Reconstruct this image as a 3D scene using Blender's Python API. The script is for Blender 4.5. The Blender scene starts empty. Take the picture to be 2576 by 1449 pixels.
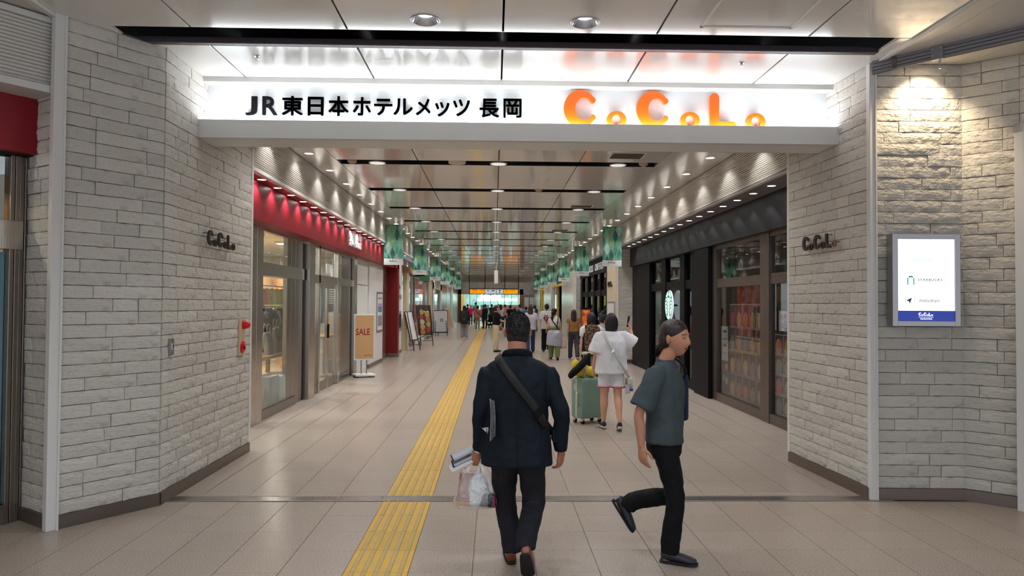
import bpy, bmesh, math, random
from math import sin, cos, pi, radians, sqrt, atan2, exp
from mathutils import Vector, Matrix, noise
S = bpy.context.scene
C = S.collection
random.seed(7)
V = Vector

# ------------------------------------------------------------------ camera
cam = bpy.data.cameras.new('camera'); cam.sensor_width = 36.0; cam.lens = 1807.0/2576*36
cam.clip_start = .05; cam.clip_end = 300
co = bpy.data.objects.new('camera', cam); C.objects.link(co)
co.matrix_world = (Matrix.Translation((0, 0, 1.683)) @ Matrix.Rotation(-math.atan(44.3/1807), 4, 'Z')
                   @ Matrix.Rotation(pi/2+math.atan(38.5/1807), 4, 'X') @ Matrix.Rotation(.006, 4, 'Z'))
S.camera = co

# ------------------------------------------------------------------ world, exposure
w = bpy.data.worlds.new('world'); S.world = w; w.use_nodes = True
w.node_tree.nodes['Background'].inputs[0].default_value = (.86, .92, 1, 1)
w.node_tree.nodes['Background'].inputs[1].default_value = .62
S.view_settings.view_transform = 'Standard'; S.view_settings.look = 'None'
S.view_settings.gamma = 1; S.view_settings.use_curve_mapping = False
S.view_settings.exposure = 1.02
S.cycles.max_bounces = 6; S.cycles.diffuse_bounces = 2; S.cycles.glossy_bounces = 3
S.cycles.transmission_bounces = 6; S.cycles.transparent_max_bounces = 12
S.cycles.caustics_reflective = False; S.cycles.caustics_refractive = False
S.cycles.sample_clamp_indirect = 4.0
S.cycles.use_adaptive_sampling = True; S.cycles.adaptive_threshold = .1; S.cycles.adaptive_min_samples = 16

# light levels (watts) of the lamps built further down
W_HALL, W_CORR, W_SIDE, W_SOFF, W_SIGN, W_WARM = 34, 40, 18, 9, 10.5, 36
COOL = (.89, .95, 1); NEUT = (1, .975, .945); WARM = (1, .78, .52)

# ------------------------------------------------------------------ material helpers
def lin(c):
    return tuple((x/12.92 if x <= .04045 else ((x+.055)/1.055)**2.4) for x in c)
def rgb(r, g, b):
    return lin((r/255, g/255, b/255))
MATS = {}
def mat(name, col=(.5, .5, .5), rough=.5, metal=0., emit=None, es=0., spec=.5, bump=None, var=None, rnd=0., coat=0., sheen=0., aniso=None, sss=0.):
    """bump=(scale, strength[, stretch xyz]); var=(scale, colour2, contrast lo, hi); rnd = random value change per object"""
    if name in MATS: return MATS[name]
    m = bpy.data.materials.new(name); m.use_nodes = True; MATS[name] = m
    nt = m.node_tree; N = nt.nodes; L = nt.links; b = N['Principled BSDF']
    b.inputs['Roughness'].default_value = rough; b.inputs['Metallic'].default_value = metal
    b.inputs['Specular IOR Level'].default_value = spec
    b.inputs['Base Color'].default_value = (*col, 1)
    b.inputs['Coat Weight'].default_value = coat; b.inputs['Coat Roughness'].default_value = .04
    if sheen: b.inputs['Sheen Weight'].default_value = sheen
    if sss:
        b.inputs['Subsurface Weight'].default_value = sss; b.inputs['Subsurface Radius'].default_value = (.02, .008, .004); b.inputs['Subsurface Scale'].default_value = .4
    if emit:
        m.cycles.emission_sampling = 'NONE' if es < 60 else 'AUTO'
        b.inputs['Emission Color'].default_value = (*emit, 1); b.inputs['Emission Strength'].default_value = es
    tc = None
    def coord(st=(1, 1, 1)):
        nonlocal tc
        if not tc: tc = N.new('ShaderNodeTexCoord')
        mp = N.new('ShaderNodeMapping'); mp.inputs['Scale'].default_value = st
        L.new(tc.outputs['Object'], mp.inputs[0])
        return mp.outputs[0]
    out = None
    if var:
        n = N.new('ShaderNodeTexNoise'); n.inputs['Scale'].default_value = var[0]; n.inputs['Detail'].default_value = 3
        st = var[4] if len(var) > 4 else (1, 1, 1)
        L.new(coord(st), n.inputs['Vector'])
        r = N.new('ShaderNodeValToRGB'); r.color_ramp.elements[0].position = var[2]; r.color_ramp.elements[1].position = var[3]
        r.color_ramp.elements[0].color = (*var[1], 1); r.color_ramp.elements[1].color = (*col, 1)
        L.new(n.outputs['Fac'], r.inputs[0]); out = r.outputs[0]
    if rnd:
        oi = N.new('ShaderNodeObjectInfo'); h = N.new('ShaderNodeHueSaturation')
        mr = N.new('ShaderNodeMapRange'); mr.inputs[3].default_value = 1-rnd; mr.inputs[4].default_value = 1+rnd
        L.new(oi.outputs['Random'], mr.inputs[0]); L.new(mr.outputs[0], h.inputs['Value'])
        if out: L.new(out, h.inputs['Color'])
        else: h.inputs['Color'].default_value = (*col, 1)
        out = h.outputs[0]
    if out: L.new(out, b.inputs['Base Color'])
    if bump:
        bl = bump if isinstance(bump, list) else [bump]
        prev = None
        for bm_ in bl:
            n = N.new('ShaderNodeTexNoise'); n.inputs['Scale'].default_value = bm_[0]; n.inputs['Detail'].default_value = 2.5
            L.new(coord(bm_[2] if len(bm_) > 2 else (1, 1, 1)), n.inputs['Vector'])
            bp = N.new('ShaderNodeBump'); bp.inputs['Strength'].default_value = bm_[1]
            bp.inputs['Distance'].default_value = bm_[3] if len(bm_) > 3 else .02
            L.new(n.outputs['Fac'], bp.inputs['Height'])
            if prev: L.new(prev, bp.inputs['Normal'])
            prev = bp.outputs[0]
        L.new(prev, b.inputs['Normal'])
    return m
def glass(name, tint=(.93, .97, .96), ior=1.5, rough=.0):
    if name in MATS: return MATS[name]
    m = bpy.data.materials.new(name); m.use_nodes = True; MATS[name] = m
    nt = m.node_tree; N = nt.nodes; L = nt.links; N.remove(N['Principled BSDF'])
    t = N.new('ShaderNodeBsdfTransparent'); t.inputs[0].default_value = (*tint, 1)
    g = N.new('ShaderNodeBsdfGlossy'); g.inputs['Roughness'].default_value = rough
    lw = N.new('ShaderNodeLayerWeight'); lw.inputs[0].default_value = .5
    pw = N.new('ShaderNodeMath'); pw.operation = 'POWER'; pw.inputs[1].default_value = 4.0; L.new(lw.outputs['Facing'], pw.inputs[0])
    f = N.new('ShaderNodeMath'); f.operation = 'MULTIPLY_ADD'; f.inputs[1].default_value = .7; f.inputs[2].default_value = ((ior-1)/(ior+1))**2*.7; L.new(pw.outputs[0], f.inputs[0])
    x = N.new('ShaderNodeMixShader'); L.new(f.outputs[0], x.inputs[0]); L.new(t.outputs[0], x.inputs[1]); L.new(g.outputs[0], x.inputs[2])
    L.new(x.outputs[0], N['Material Output'].inputs[0])
    return m

M_STONE = mat('split_face_stone', rgb(206, 202, 194), .85, var=(7, rgb(160, 150, 138), .22, .5), rnd=.08, spec=.3,
              bump=[(18, .5, (1, 1, 1.6), .03), (70, .4, (1, 1, 1), .008)])
M_MORTAR = mat('mortar', rgb(104, 98, 90), .95, spec=.1)
M_TILE = mat('beige_granite_tile', rgb(184, 170, 158), .27, var=(150, rgb(122, 108, 98), .33, .56), rnd=.03, spec=.4)
M_GROUT = mat('grout', rgb(120, 112, 104), .9)
M_YEL = mat('tactile_yellow', rgb(208, 164, 60), .5, var=(9, rgb(192, 160, 88), .34, .52), rnd=.06)
M_YELB = mat('tactile_worn_bar', rgb(180, 156, 100), .45, var=(30, rgb(198, 160, 76), .35, .55))
M_STEEL = mat('brushed_steel', rgb(188, 180, 172), .24, 1., bump=(220, .04, (1, 1, .02)))
M_STEELD = mat('dark_brushed_steel', rgb(146, 136, 128), .28, 1., bump=(220, .04, (1, 1, .02)))
M_BASE = mat('bronze_steel_skirting', rgb(128, 118, 112), .32, .85)
M_CEIL = mat('white_gloss_ceiling', rgb(232, 229, 224), .14, spec=.6, coat=.4, bump=(1.2, .012, (1, 1, 1), .05))
M_CEILM = mat('white_satin_ceiling', rgb(216, 211, 203), .3, spec=.5)
M_SLOT = mat('dark_ceiling_channel', rgb(34, 32, 36), .25, spec=.5)
M_SLOTB = mat('dark_channel_bar', rgb(70, 60, 66), .5)
M_WHITE = mat('white_paint', rgb(225, 224, 221), .45)
M_WHITEM = mat('white_matt', rgb(228, 228, 226), .7)
M_RIB = mat('white_corrugated_metal', rgb(224, 219, 211), .3, .0, spec=.6)
M_BLACK = mat('black_metal', rgb(12, 11, 13), .5, spec=.12)
M_BLACKM = mat('black_matt', rgb(16, 16, 18), .65, spec=.3)
M_RED = mat('crimson_fascia', rgb(138, 12, 30), .42, spec=.45)
M_REDP = mat('crimson_pillar', rgb(128, 8, 16), .5)
M_ALU = mat('aluminium', rgb(170, 168, 170), .35, .9)
M_GLASS = glass('clear_glass')
M_GLASSD = glass('smoked_glass', (.8, .8, .8), 1.7)
M_LENS = mat('lamp_lens', (1, 1, 1), .4, emit=(1, .98, .95), es=9)
M_LENSN = mat('lamp_lens_hall', (1, 1, 1), .4, emit=(.95, .97, 1), es=11)
M_LENSD = mat('lamp_lens_soft', (.8, .8, .8), .3, emit=(1, .98, .95), es=.3)
M_LENSW = mat('lamp_lens_warm', (1, 1, 1), .4, emit=(1, .82, .58), es=12)
M_REFL = mat('lamp_reflector', rgb(180, 180, 186), .18, .9)

# ------------------------------------------------------------------ mesh helpers
class MB:
    def __init__(s): s.v = []; s.f = []; s.mi = []; s.cur = 0
    def add(s, vs, fs):
        n = len(s.v); s.v += [tuple(p) for p in vs]; s.f += [tuple(i+n for i in f) for f in fs]; s.mi += [s.cur]*len(fs); return s
    def box(s, x0, x1, y0, y1, z0, z1, b=0.):
        if b <= 0:
            vs = [(x0, y0, z0), (x1, y0, z0), (x1, y1, z0), (x0, y1, z0), (x0, y0, z1), (x1, y0, z1), (x1, y1, z1), (x0, y1, z1)]
            return s.add(vs, [(0, 3, 2, 1), (4, 5, 6, 7), (0, 1, 5, 4), (1, 2, 6, 5), (2, 3, 7, 6), (3, 0, 4, 7)])
        bm = bmesh.new(); bmesh.ops.create_cube(bm, size=1)
        for v in bm.verts:
            v.co = V(((x0+x1)/2+v.co.x*(x1-x0), (y0+y1)/2+v.co.y*(y1-y0), (z0+z1)/2+v.co.z*(z1-z0)))
        bmesh.ops.bevel(bm, geom=bm.edges[:], offset=b, segments=2, profile=.5, affect='EDGES')
        bm.verts.index_update(); s.add([v.co[:] for v in bm.verts], [[v.index for v in f.verts] for f in bm.faces]); bm.free(); return s
    def poly(s, pts, h0, h1, axis='z'):
        """extrude a 2-D polygon; axis = direction of the extrusion"""
        n = len(pts)
        def P(p, h):
            return {'z': (p[0], p[1], h), 'y': (p[0], h, p[1]), 'x': (h, p[0], p[1])}[axis]
        vs = [P(p, h0) for p in pts]+[P(p, h1) for p in pts]
        return s.add(vs, [tuple(range(n))[::-1], tuple(range(n, 2*n))]+[(i, (i+1) % n, n+(i+1) % n, n+i) for i in range(n)])
    def cyl(s, p0, p1, r0, r1=None, n=12, caps=True):
        return s.loft([p0, p1], [(r0, r0), (r1 if r1 is not None else r0,)*2], n=n, caps=caps, smooth=0)
    def lathe(s, prof, c=(0, 0, 0), n=24, axis='z'):
        vs = []; m = len(prof)
        for i in range(n):
            a = 2*pi*i/n
            for r, h in prof:
                if axis == 'z': vs.append((c[0]+r*cos(a), c[1]+r*sin(a), c[2]+h))
                elif axis == 'y': vs.append((c[0]+r*cos(a), c[1]+h, c[2]+r*sin(a)))
                else: vs.append((c[0]+h, c[1]+r*cos(a), c[2]+r*sin(a)))
        return s.add(vs, [(i*m+j, ((i+1) % n)*m+j, ((i+1) % n)*m+j+1, i*m+j+1) for i in range(n) for j in range(m-1)])
    def loft(s, pts, rad, ref=(1, 0, 0), n=14, caps=True, smooth=2, power=2.0):
        """tube through pts with elliptic sections rad=(r along ref, r across)"""
        pts = [V(p) for p in pts]; rad = [(r, r) if not isinstance(r, (tuple, list)) else tuple(r) for r in rad]
        if smooth and len(pts) > 2:
            P = []; R = []
            for i in range(len(pts)-1):
                p0 = pts[max(i-1, 0)]; p1 = pts[i]; p2 = pts[i+1]; p3 = pts[min(i+2, len(pts)-1)]
                r0 = rad[max(i-1, 0)]; r1 = rad[i]; r2 = rad[i+1]; r3 = rad[min(i+2, len(pts)-1)]
                for k in range(smooth+1):
                    t = k/(smooth+1)
                    def cr(a, b, c, d): return .5*((2*b)+(c-a)*t+(2*a-5*b+4*c-d)*t*t+(3*b-a-3*c+d)*t**3)
                    P.append(V([cr(p0[q], p1[q], p2[q], p3[q]) for q in range(3)]))
                    R.append(tuple(max(.001, cr(r0[q], r1[q], r2[q], r3[q])) for q in range(2)))
            P.append(pts[-1]); R.append(rad[-1]); pts, rad = P, R
        vs = []; fs = []; m = len(pts); rf = V(ref)
        for i, p in enumerate(pts):
            t = (pts[min(i+1, m-1)]-pts[max(i-1, 0)]).normalized()
            x = rf-t*rf.dot(t)
            if x.length < .1:
                x = V((0, 1, 0))-t*t.y
                if x.length < .1: x = V((0, 0, 1))-t*t.z
            x.normalize(); y = t.cross(x)
            for k in range(n):
                a = 2*pi*k/n; c_, s_ = cos(a), sin(a)
                if power != 2.0:
                    e = 2/power; c_ = math.copysign(abs(c_)**e, c_); s_ = math.copysign(abs(s_)**e, s_)
                vs.append(p+x*(rad[i][0]*c_)+y*(rad[i][1]*s_))
        for i in range(m-1):
            for k in range(n):
                fs.append((i*n+k, i*n+(k+1) % n, (i+1)*n+(k+1) % n, (i+1)*n+k))
        if caps: fs += [tuple(range(n))[::-1], tuple((m-1)*n+k for k in range(n))]
        return s.add(vs, fs)
    def ell(s, c, r, n=12, m=8, rot=None):
        vs = []; fs = []; c = V(c)
        for j in range(1, m):
            th = pi*j/m
            for i in range(n):
                a = 2*pi*i/n; p = V((r[0]*sin(th)*cos(a), r[1]*sin(th)*sin(a), r[2]*cos(th)))
                vs.append(c+(rot @ p if rot else p))
        top = len(vs); p = V((0, 0, r[2])); vs.append(c+(rot @ p if rot else p)); vs.append(c-(rot @ p if rot else p))
        for j in range(m-2):
            for i in range(n): fs.append((j*n+i, (j+1)*n+i, (j+1)*n+(i+1) % n, j*n+(i+1) % n))
        for i in range(n):
            fs.append((top, i, (i+1) % n)); fs.append((top+1, (m-2)*n+(i+1) % n, (m-2)*n+i))
        return s.add(vs, fs)
    def xf(s, M, start=0):
        s.v[start:] = [tuple(M @ V(p)) for p in s.v[start:]]; return s
    def mesh(s, name, mats=(), smooth=False, angle=None):
        me = bpy.data.meshes.new(name); me.from_pydata(s.v, [], s.f)
        for m in (mats if isinstance(mats, (list, tuple)) else [mats]): me.materials.append(m)
        if any(s.mi): me.polygons.foreach_set('material_index', s.mi)
        if smooth or angle:
            me.polygons.foreach_set('use_smooth', [True]*len(me.polygons))
            if angle: me.set_sharp_from_angle(angle=radians(angle))
        me.update(); return me

def link(name, data, parent=None, loc=None, rot=None, scale=None):
    o = bpy.data.objects.new(name, data); C.objects.link(o)
    if parent: o.parent = parent
    if loc is not None: o.location = loc
    if rot is not None: o.rotation_euler = rot
    if scale is not None: o.scale = scale
    return o
def tag(o, label, cat=None, group=None, kind=None):
    o['label'] = label
    if cat: o['category'] = cat
    if group: o['group'] = group
    if kind: o['kind'] = kind
    return o
def thing(name, label, cat, loc=(0, 0, 0), rotz=0., group=None, kind=None):
    o = link(name, None, None, loc, (0, 0, rotz)); o.empty_display_size = .1
    return tag(o, label, cat, group, kind)
def part(name, mb, m, parent, smooth=False, angle=None, loc=None, rot=None):
    return link(name, mb.mesh(name, m, smooth, angle), parent, loc, rot)
def bxp(name, parent, m, x0, x1, y0, y1, z0, z1, b=0.):
    return part(name, MB().box(x0, x1, y0, y1, z0, z1, b), m, parent)
def copy_tree(o, parent=None):
    c = o.copy(); C.objects.link(c)
    if parent is not None: c.parent = parent
    for ch in o.children: copy_tree(ch, c)
    return c
def spot(parent, loc, watts, color, size=110, blend=.7, radius=.05, rot=(0, 0, 0), name='lamp_light'):
    l = bpy.data.lights.new(name, 'SPOT'); l.energy = watts; l.color = color; l.spot_size = radians(size); l.spot_blend = blend; l.shadow_soft_size = radius
    o = bpy.data.objects.new(name, l); C.objects.link(o); o.parent = parent; o.location = loc; o.rotation_euler = rot
    return o
def area(parent, loc, watts, color, sx, sy, rot=(0, 0, 0), name='lamp_light'):
    l = bpy.data.lights.new(name, 'AREA'); l.shape = 'RECTANGLE'; l.size = sx; l.size_y = sy; l.energy = watts; l.color = color
    o = bpy.data.objects.new(name, l); C.objects.link(o); o.parent = parent; o.location = loc; o.rotation_euler = rot
    return o
_fc = bpy.data.curves.new('lettering', 'FONT'); _fo = bpy.data.objects.new('lettering', _fc)
def glyphs(txt, size, extrude=.0, bold=.0, sx=1., align='LEFT', sp=1.):
    """mesh data of a piece of lettering lying in XY"""
    _fc.body = txt; _fc.size = size; _fc.extrude = extrude; _fc.offset = bold; _fc.align_x = align; _fc.resolution_u = 3; _fc.space_character = sp
    m = _fo.to_mesh(); me = m.copy(); _fo.to_mesh_clear()
    if sx != 1:
        for v in me.vertices: v.co.x *= sx
    return me
def lettering(name, txt, size, m, parent, loc, rot, extrude=.0, bold=.0, sx=1., align='LEFT', sp=1.):
    me = glyphs(txt, size, extrude, bold, sx, align, sp); me.materials.clear(); me.materials.append(m)
    return link(name, me, parent, loc, rot)
RF = (pi/2, 0, 0)          # lettering facing -Y
RL = (pi/2, 0, pi/2)       # lettering facing +X (on a left wall)
RR = (pi/2, 0, -pi/2)      # lettering facing -X (on a right wall)

# ================================================================== STRUCTURE
# ---- floor: granite tiles 0.4 m
XJ = [-.927+.4*k for k in range(-24, 28)]
fl = link('floor', MB().box(-11, 11, -7, 75, -.2, -.006).mesh('floor', M_GROUT)); tag(fl, 'beige granite tile floor of the concourse and the corridor', 'floor', kind='structure')
G, GX, GY = .0018, .0022, .0009
tile_me = MB().add([(GX, GY, 0), (.4-GX, GY, 0), (.4-GX, .4-GY, 0), (GX, .4-GY, 0), (GX, GY, -.01), (.4-GX, GY, -.01), (.4-GX, .4-GY, -.01), (GX, .4-GY, -.01)],
                   [(0, 1, 2, 3), (0, 4, 5, 1), (1, 5, 6, 2), (2, 6, 7, 3), (3, 7, 4, 0)]).mesh('tile', M_TILE)
rows_near = [4.132+.4*k for k in range(5)]          # up to the metal threshold at 6.14
rows_far = [6.45+.4*k for k in range(151)]
farmb = MB()
def far_tile(x, y, d=.4):
    farmb.add([(x+GX*1.4, y+GY, 0), (x+.4-GX*1.4, y+GY, 0), (x+.4-GX*1.4, y+d-GY, 0), (x+GX*1.4, y+d-GY, 0)], [(0, 1, 2, 3)])
cnt = 0
for y in rows_near+rows_far:
    for x in XJ:
        if abs(x+.927) < .01: continue
        inside = (-2.9 < x < 3.5) if y > 6 else (-4.0 < x < 4.3)
        if y > 6.4 and not (-3.4 < x < 4.1): continue
        if inside and y < 10.1 and cnt < 300:
            link('tile', tile_me, fl, (x, y, 0)); cnt += 1
        else: far_tile(x, y)
for x in XJ:
    if abs(x+.927) < .01: continue
    farmb.add([(x+G, 6.305, 0), (x+.4-G, 6.305, 0), (x+.4-G, 6.45-G, 0), (x+G, 6.45-G, 0)], [(0, 1, 2, 3)])
    for k in range(28): far_tile(x, 4.132-.4*(k+1))
ft = part('tile', farmb, M_TILE, fl); ft['kind'] = 'stuff'
th = thing('trim_1', 'flat steel threshold strip set across the floor', 'trim', kind='structure')
bxp('cover_plate', th, M_STEEL, -3.0, -.95, 6.145, 6.3, -.01, .003); bxp('cover_plate', th, M_STEEL, -.946, 3.45, 6.145, 6.3, -.01, .003)
bxp('lip', th, M_ALU, -3.0, 3.45, 6.292, 6.304, -.01, .005); bxp('lip', th, M_ALU, -3.0, 3.45, 6.142, 6.152, -.01, .005)
# ---- tactile strip
tp = thing('tactile_paving', 'yellow tactile guide strip of ribbed blocks running down the corridor', 'paving', kind='structure')
mb = MB(); mb.box(G, .4-G, G, .4-G, -.01, .001); mb.cur = 1
for k in range(5):
    x = .05+.075*k
    mb.add([(x-.017, .004, .001), (x+.017, .004, .001), (x+.017, .396, .001), (x-.017, .396, .001), (x-.011, .010, .0065), (x+.011, .010, .0065), (x+.011, .390, .0065), (x-.011, .390, .0065)],
           [(4, 5, 6, 7), (0, 1, 5, 4), (1, 2, 6, 5), (2, 3, 7, 6), (3, 0, 4, 7)])
tac = mb.mesh('tactile_block', [M_YEL, M_YELB])
for y in [4.132-.4*k for k in range(1, 12)]+rows_near+rows_far: link('tactile_block', tac, tp, (-.927, y, 0))
o = link('tactile_block', tac, tp, (-.927, 6.305, 0)); o.scale = (1, .36, 1)

# ---- brick facing
BR = {}
def brick_data(L, k):
    key = (L, k)
    if key in BR: return BR[key]
    nx = max(3, int(round(L/.055))); nz = 3; h = .1; g = .0022
    vs = []; fs = []
    for j in range(nz+1):
        for i in range(nx+1):
            e = (i in (0, nx)) or (j in (0, nz))
            x = g+(L-2*g)*i/nx; z = g+(h-2*g)*j/nz
            y = .013+random.uniform(-.002, .003) if e else .019+random.uniform(-.004, .006)
            if not e: x += random.uniform(-.01, .01); z += random.uniform(-.009, .009)
            elif j in (0, nz): z += random.uniform(-.0012, .0012)
            vs.append((x, -y, z))
    W = nx+1
    for j in range(nz):
        for i in range(nx):
            a, b_, c, d = j*W+i, j*W+i+1, (j+1)*W+i+1, (j+1)*W+i
            fs += [(a, b_, c), (a, c, d)] if random.random() < .5 else [(a, b_, d), (b_, c, d)]
    ring = [i for i in range(W)]+[j*W+nx for j in range(1, nz+1)]+[nz*W+i for i in range(nx-1, -1, -1)]+[j*W for j in range(nz-1, 0, -1)]
    n0 = len(vs); vs += [(vs[i][0], .012, vs[i][2]) for i in ring]
    for q in range(len(ring)):
        fs.append((ring[q], n0+q, n0+(q+1) % len(ring), ring[(q+1) % len(ring)]))
    BR[key] = MB().add(vs, fs).mesh('brick', M_STONE, True, 42); return BR[key]
LEN = [.2, .3, .4, .5, .6]
def brick_wall(name, label, p0, p1, z0=.1, z1=3.82, holes=(), thick=.06, zb=0.):
    """p0 -> p1 seen from the front runs left to right; the front is on the right-hand side of p0->p1 turned -90"""
    p0 = V((*p0, 0)); p1 = V((*p1, 0)); d = p1-p0; Lw = d.length; ang = atan2(d.y, d.x)
    root = link(name, MB().box(0, Lw, .004, thick, zb, z1).mesh(name, M_MORTAR), None, p0, (0, 0, ang)); tag(root, label, 'wall', kind='structure')
    z = z0; row = 0
    while z < z1-.03:
        x = 0.; off = random.choice([.0, .1, .15, .2, .25])
        while x < Lw-.005:
            L = random.choices(LEN, [1, 2.5, 4, 3, 2])[0]
            if x == 0 and off: L = max(.12, L-off)
            if Lw-x-L < .1: L = Lw-x
            B = min(LEN, key=lambda q: abs(q-L))
            if not any(x+L > hx0+.02 and x < hx1-.02 and z+.1 > hz0+.02 and z < hz1-.02 for hx0, hx1, hz0, hz1 in holes):
                o = link('brick', brick_data(B, random.randrange(5)), root, (x, random.uniform(-.004, .004), z)); o.scale = (L/B, 1, min(1, (z1-z)/.1))
            x += L
        z += .1; row += 1
    return root
def skirting(name, label, pts, h=.1, t=.03):
    r = thing(name, label, 'skirting', kind='structure')
    for a, b_ in zip(pts, pts[1:]):
        a = V((*a, 0)); b_ = V((*b_, 0)); d = b_-a
        part('skirting_board', MB().box(0, d.length, -t, .02, 0, h), M_BASE, r, loc=a, rot=(0, 0, atan2(d.y, d.x)))
A_, B_, C_, D_ = (-3.61, 5.65), (-3.235, 5.395), (-2.77, 6.04), (-2.77, 8.19)
E_, F_, G_, H_ = (3.21, 7.72), (3.285, 6.2), (4.09, 6.175), (4.40, 5.89)
brick_wall('wall_left_return', 'narrow white stone return beside the near shop front with the wood interior', A_, B_)
brick_wall('wall_left_chamfer', 'white split stone wall set at an angle beside the pale corner post', B_, C_)
brick_wall('wall_left_side', 'white split stone wall with the dark logo letters and the red fire alarm', C_, D_)
brick_wall('wall_right_side', 'white split stone wall with dark logo letters opposite the fire alarm', E_, F_)
brick_wall('wall_right_front', 'white split stone wall carrying the lit shop directory', F_, G_)
brick_wall('wall_right_chamfer', 'white split stone wall between the directory wall and the dark doorway', G_, H_)
brick_wall('wall_right_over_door', 'white split stone wall above the dark doorway', H_, (H_[0]+2.2*cos(-.85), H_[1]+2.2*sin(-.85)), z0=3.2, zb=3.2)
skirting('baseboard_left', 'bronze steel skirting below the stone wall with the fire alarm', [A_, B_, C_, D_])
skirting('baseboard_right', 'bronze steel skirting below the stone walls by the directory', [E_, F_, G_, (4.37, 5.918)])
def post(name, label, x, y, ang, wd, z1=3.83, m=M_WHITE):
    r = thing(name, label, 'trim', (x, y, 0), ang, kind='structure')
    bxp('cover_strip', r, m, -wd/2, wd/2, -.03, .03, 0, z1, .004); bxp('edge_strip', r, m, wd/2-.008, wd/2+.006, -.04, .02, 0, z1)
post('trim_2', 'pale painted corner post between the two near stone walls', B_[0]-.01, B_[1]-.02, .95, .075)
post('trim_3', 'pale painted corner post beside the directory wall', F_[0]+.005, F_[1]-.015, 0, .055)
post('trim_4', 'thin white edge strip where stone meets the clothing shop', D_[0]+.0, D_[1]+.02, 0, .03)
post('trim_5', 'thin white edge strip where stone meets the dark shop', E_[0], E_[1]+.02, 0, .03)
# hidden backs of the two stone piers
for nm, pts, lb in (('wall_left_core', [A_, B_, C_, D_, (-3.2, 8.19), (-3.9, 6.1)], 'solid core of the stone pier by the clothing shop'), ('wall_right_core', [E_, F_, G_, H_, (5.2, 6.4), (4.2, 7.72)], 'solid core of the stone pier by the directory')):
    c = V((sum(p[0] for p in pts)/len(pts), sum(p[1] for p in pts)/len(pts)))
    q = [tuple(V(p)+(c-V(p)).normalized()*.07) for p in pts]
    tag(link(nm, MB().poly(q, 0, 3.8).mesh(nm, M_WHITEM)), lb, 'wall', kind='structure')

# ---- ceiling
Z = 3.8
ce = link('ceiling', MB().box(-12, 12, -7, 62, 3.97, 4.2).mesh('ceiling', M_SLOT)); tag(ce, 'glossy white panel ceiling with dark cross channels', 'ceiling', kind='structure')
XC = [-2.36, -1.153, .054, 1.259, 2.465]
def panel(x0, x1, y0, y1, m=M_CEIL, z=Z, g=.006, t=.03):
    link('panel', MB().box(x0+g, x1-g, y0+g, y1-g, z, z+t, .003).mesh('panel', m), ce)
def panel_hole(x0, x1, y0, y1, hx, hy, r, g=.008, t=.03, n=48):
    x0 += g; x1 -= g; y0 += g; y1 -= g; mb = MB(); A = sorted({2*pi*i/n for i in range(n)} | {atan2(b-hy, a-hx) % (2*pi) for a in (x0, x1) for b in (y0, y1)}); vs = []; n = len(A)
    for a in A:
        c_, s_ = cos(a), sin(a); k = min(((x1-hx)/c_ if c_ > 1e-9 else (x0-hx)/c_ if c_ < -1e-9 else 1e9), ((y1-hy)/s_ if s_ > 1e-9 else (y0-hy)/s_ if s_ < -1e-9 else 1e9))
        vs += [(hx+r*c_, hy+r*s_, Z), (hx+k*c_, hy+k*s_, Z), (hx+k*c_, hy+k*s_, Z+t), (hx+r*c_, hy+r*s_, Z+t)]
    fs = [(4*i+q, 4*i+(q+1) % 4, 4*((i+1) % n)+(q+1) % 4, 4*((i+1) % n)+q) for i in range(n) for q in range(4)]
    link('panel', mb.add(vs, fs).mesh('panel', M_CEIL), ce)
SLOT = [10.85+2.6*k for k in range(-1, 20)]
ys = [7.09]+SLOT
for i, s0 in enumerate(ys):
    a = s0+(.17 if i else 0); b_ = (ys[i+1]-.17) if i+1 < len(ys) else 60.6
    for j in range(4): panel(XC[j], XC[j+1], a, b_)
    a2 = s0 if i else 7.09; b2 = ys[i+1] if i+1 < len(ys) else 60.6
    panel(-3.2, XC[0], a2, b2, M_CEIL, g=.002); panel(XC[4], 3.6, a2, b2, M_CEIL, g=.002)
# cross bars in the corridor channels
for s0 in SLOT:
    for sgn in (-1, 1):
        link('channel_side', MB().box(-2.36, 2.46, s0+sgn*.17-.006, s0+sgn*.17+.006, Z+.005, 3.98).mesh('channel_side', M_SLOT), ce)
# hall side of the header
XH = [-3.25]+XC+[3.3]
for (a, b_) in ((5.95, 6.8), (3.35, 5.57), (.75, 2.97), (-1.85, .37), (-4.45, -2.23), (-7, -4.83)):
    for j in range(6):
        hx = {1: -1.74, 2: -.53, 3: .668, 4: 1.87}.get(j)
        if hx and (a == 3.35 and j in (2, 3)): panel_hole(XH[j], XH[j+1], a, b_, hx, 5.35, .104)
        elif hx and a in (.75, -1.85, -4.45): panel_hole(XH[j], XH[j+1], a, b_, hx, a+2.0, .104)
        else: panel(XH[j], XH[j+1], a, b_, g=.008 if j else .006)
for y in (5.76, 3.16, .56, -2.04, -4.64):
    link('channel_bar', MB().box(-2.98, 3.2, y+.13, y+.19, Z-.002, Z+.05, .006).mesh('channel_bar', M_SLOTB), ce)
    link('channel_side', MB().box(-3.25, 3.3, y-.2, y-.188, Z+.004, 3.98).mesh('channel_side', M_SLOT), ce)
    panel(-3.25, -2.98, y-.19, y+.19, g=.0); panel(3.2, 3.3, y-.19, y+.19, g=.0)
for j in range(12):   # the strips beyond the two long trims
    panel(3.5+.33*j, 3.83+.33*j, -7, 6.4+.0, M_CEILM, g=.002); panel(-3.62-.33*(j+1), -3.62-.33*j, -7, 6.9, M_CEILM, g=.002)
panel(-3.62, -3.29, -7, 6.0, M_CEILM, g=.002); panel(3.34, 3.5, -7, 6.4, M_CEILM, g=.002)
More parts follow.
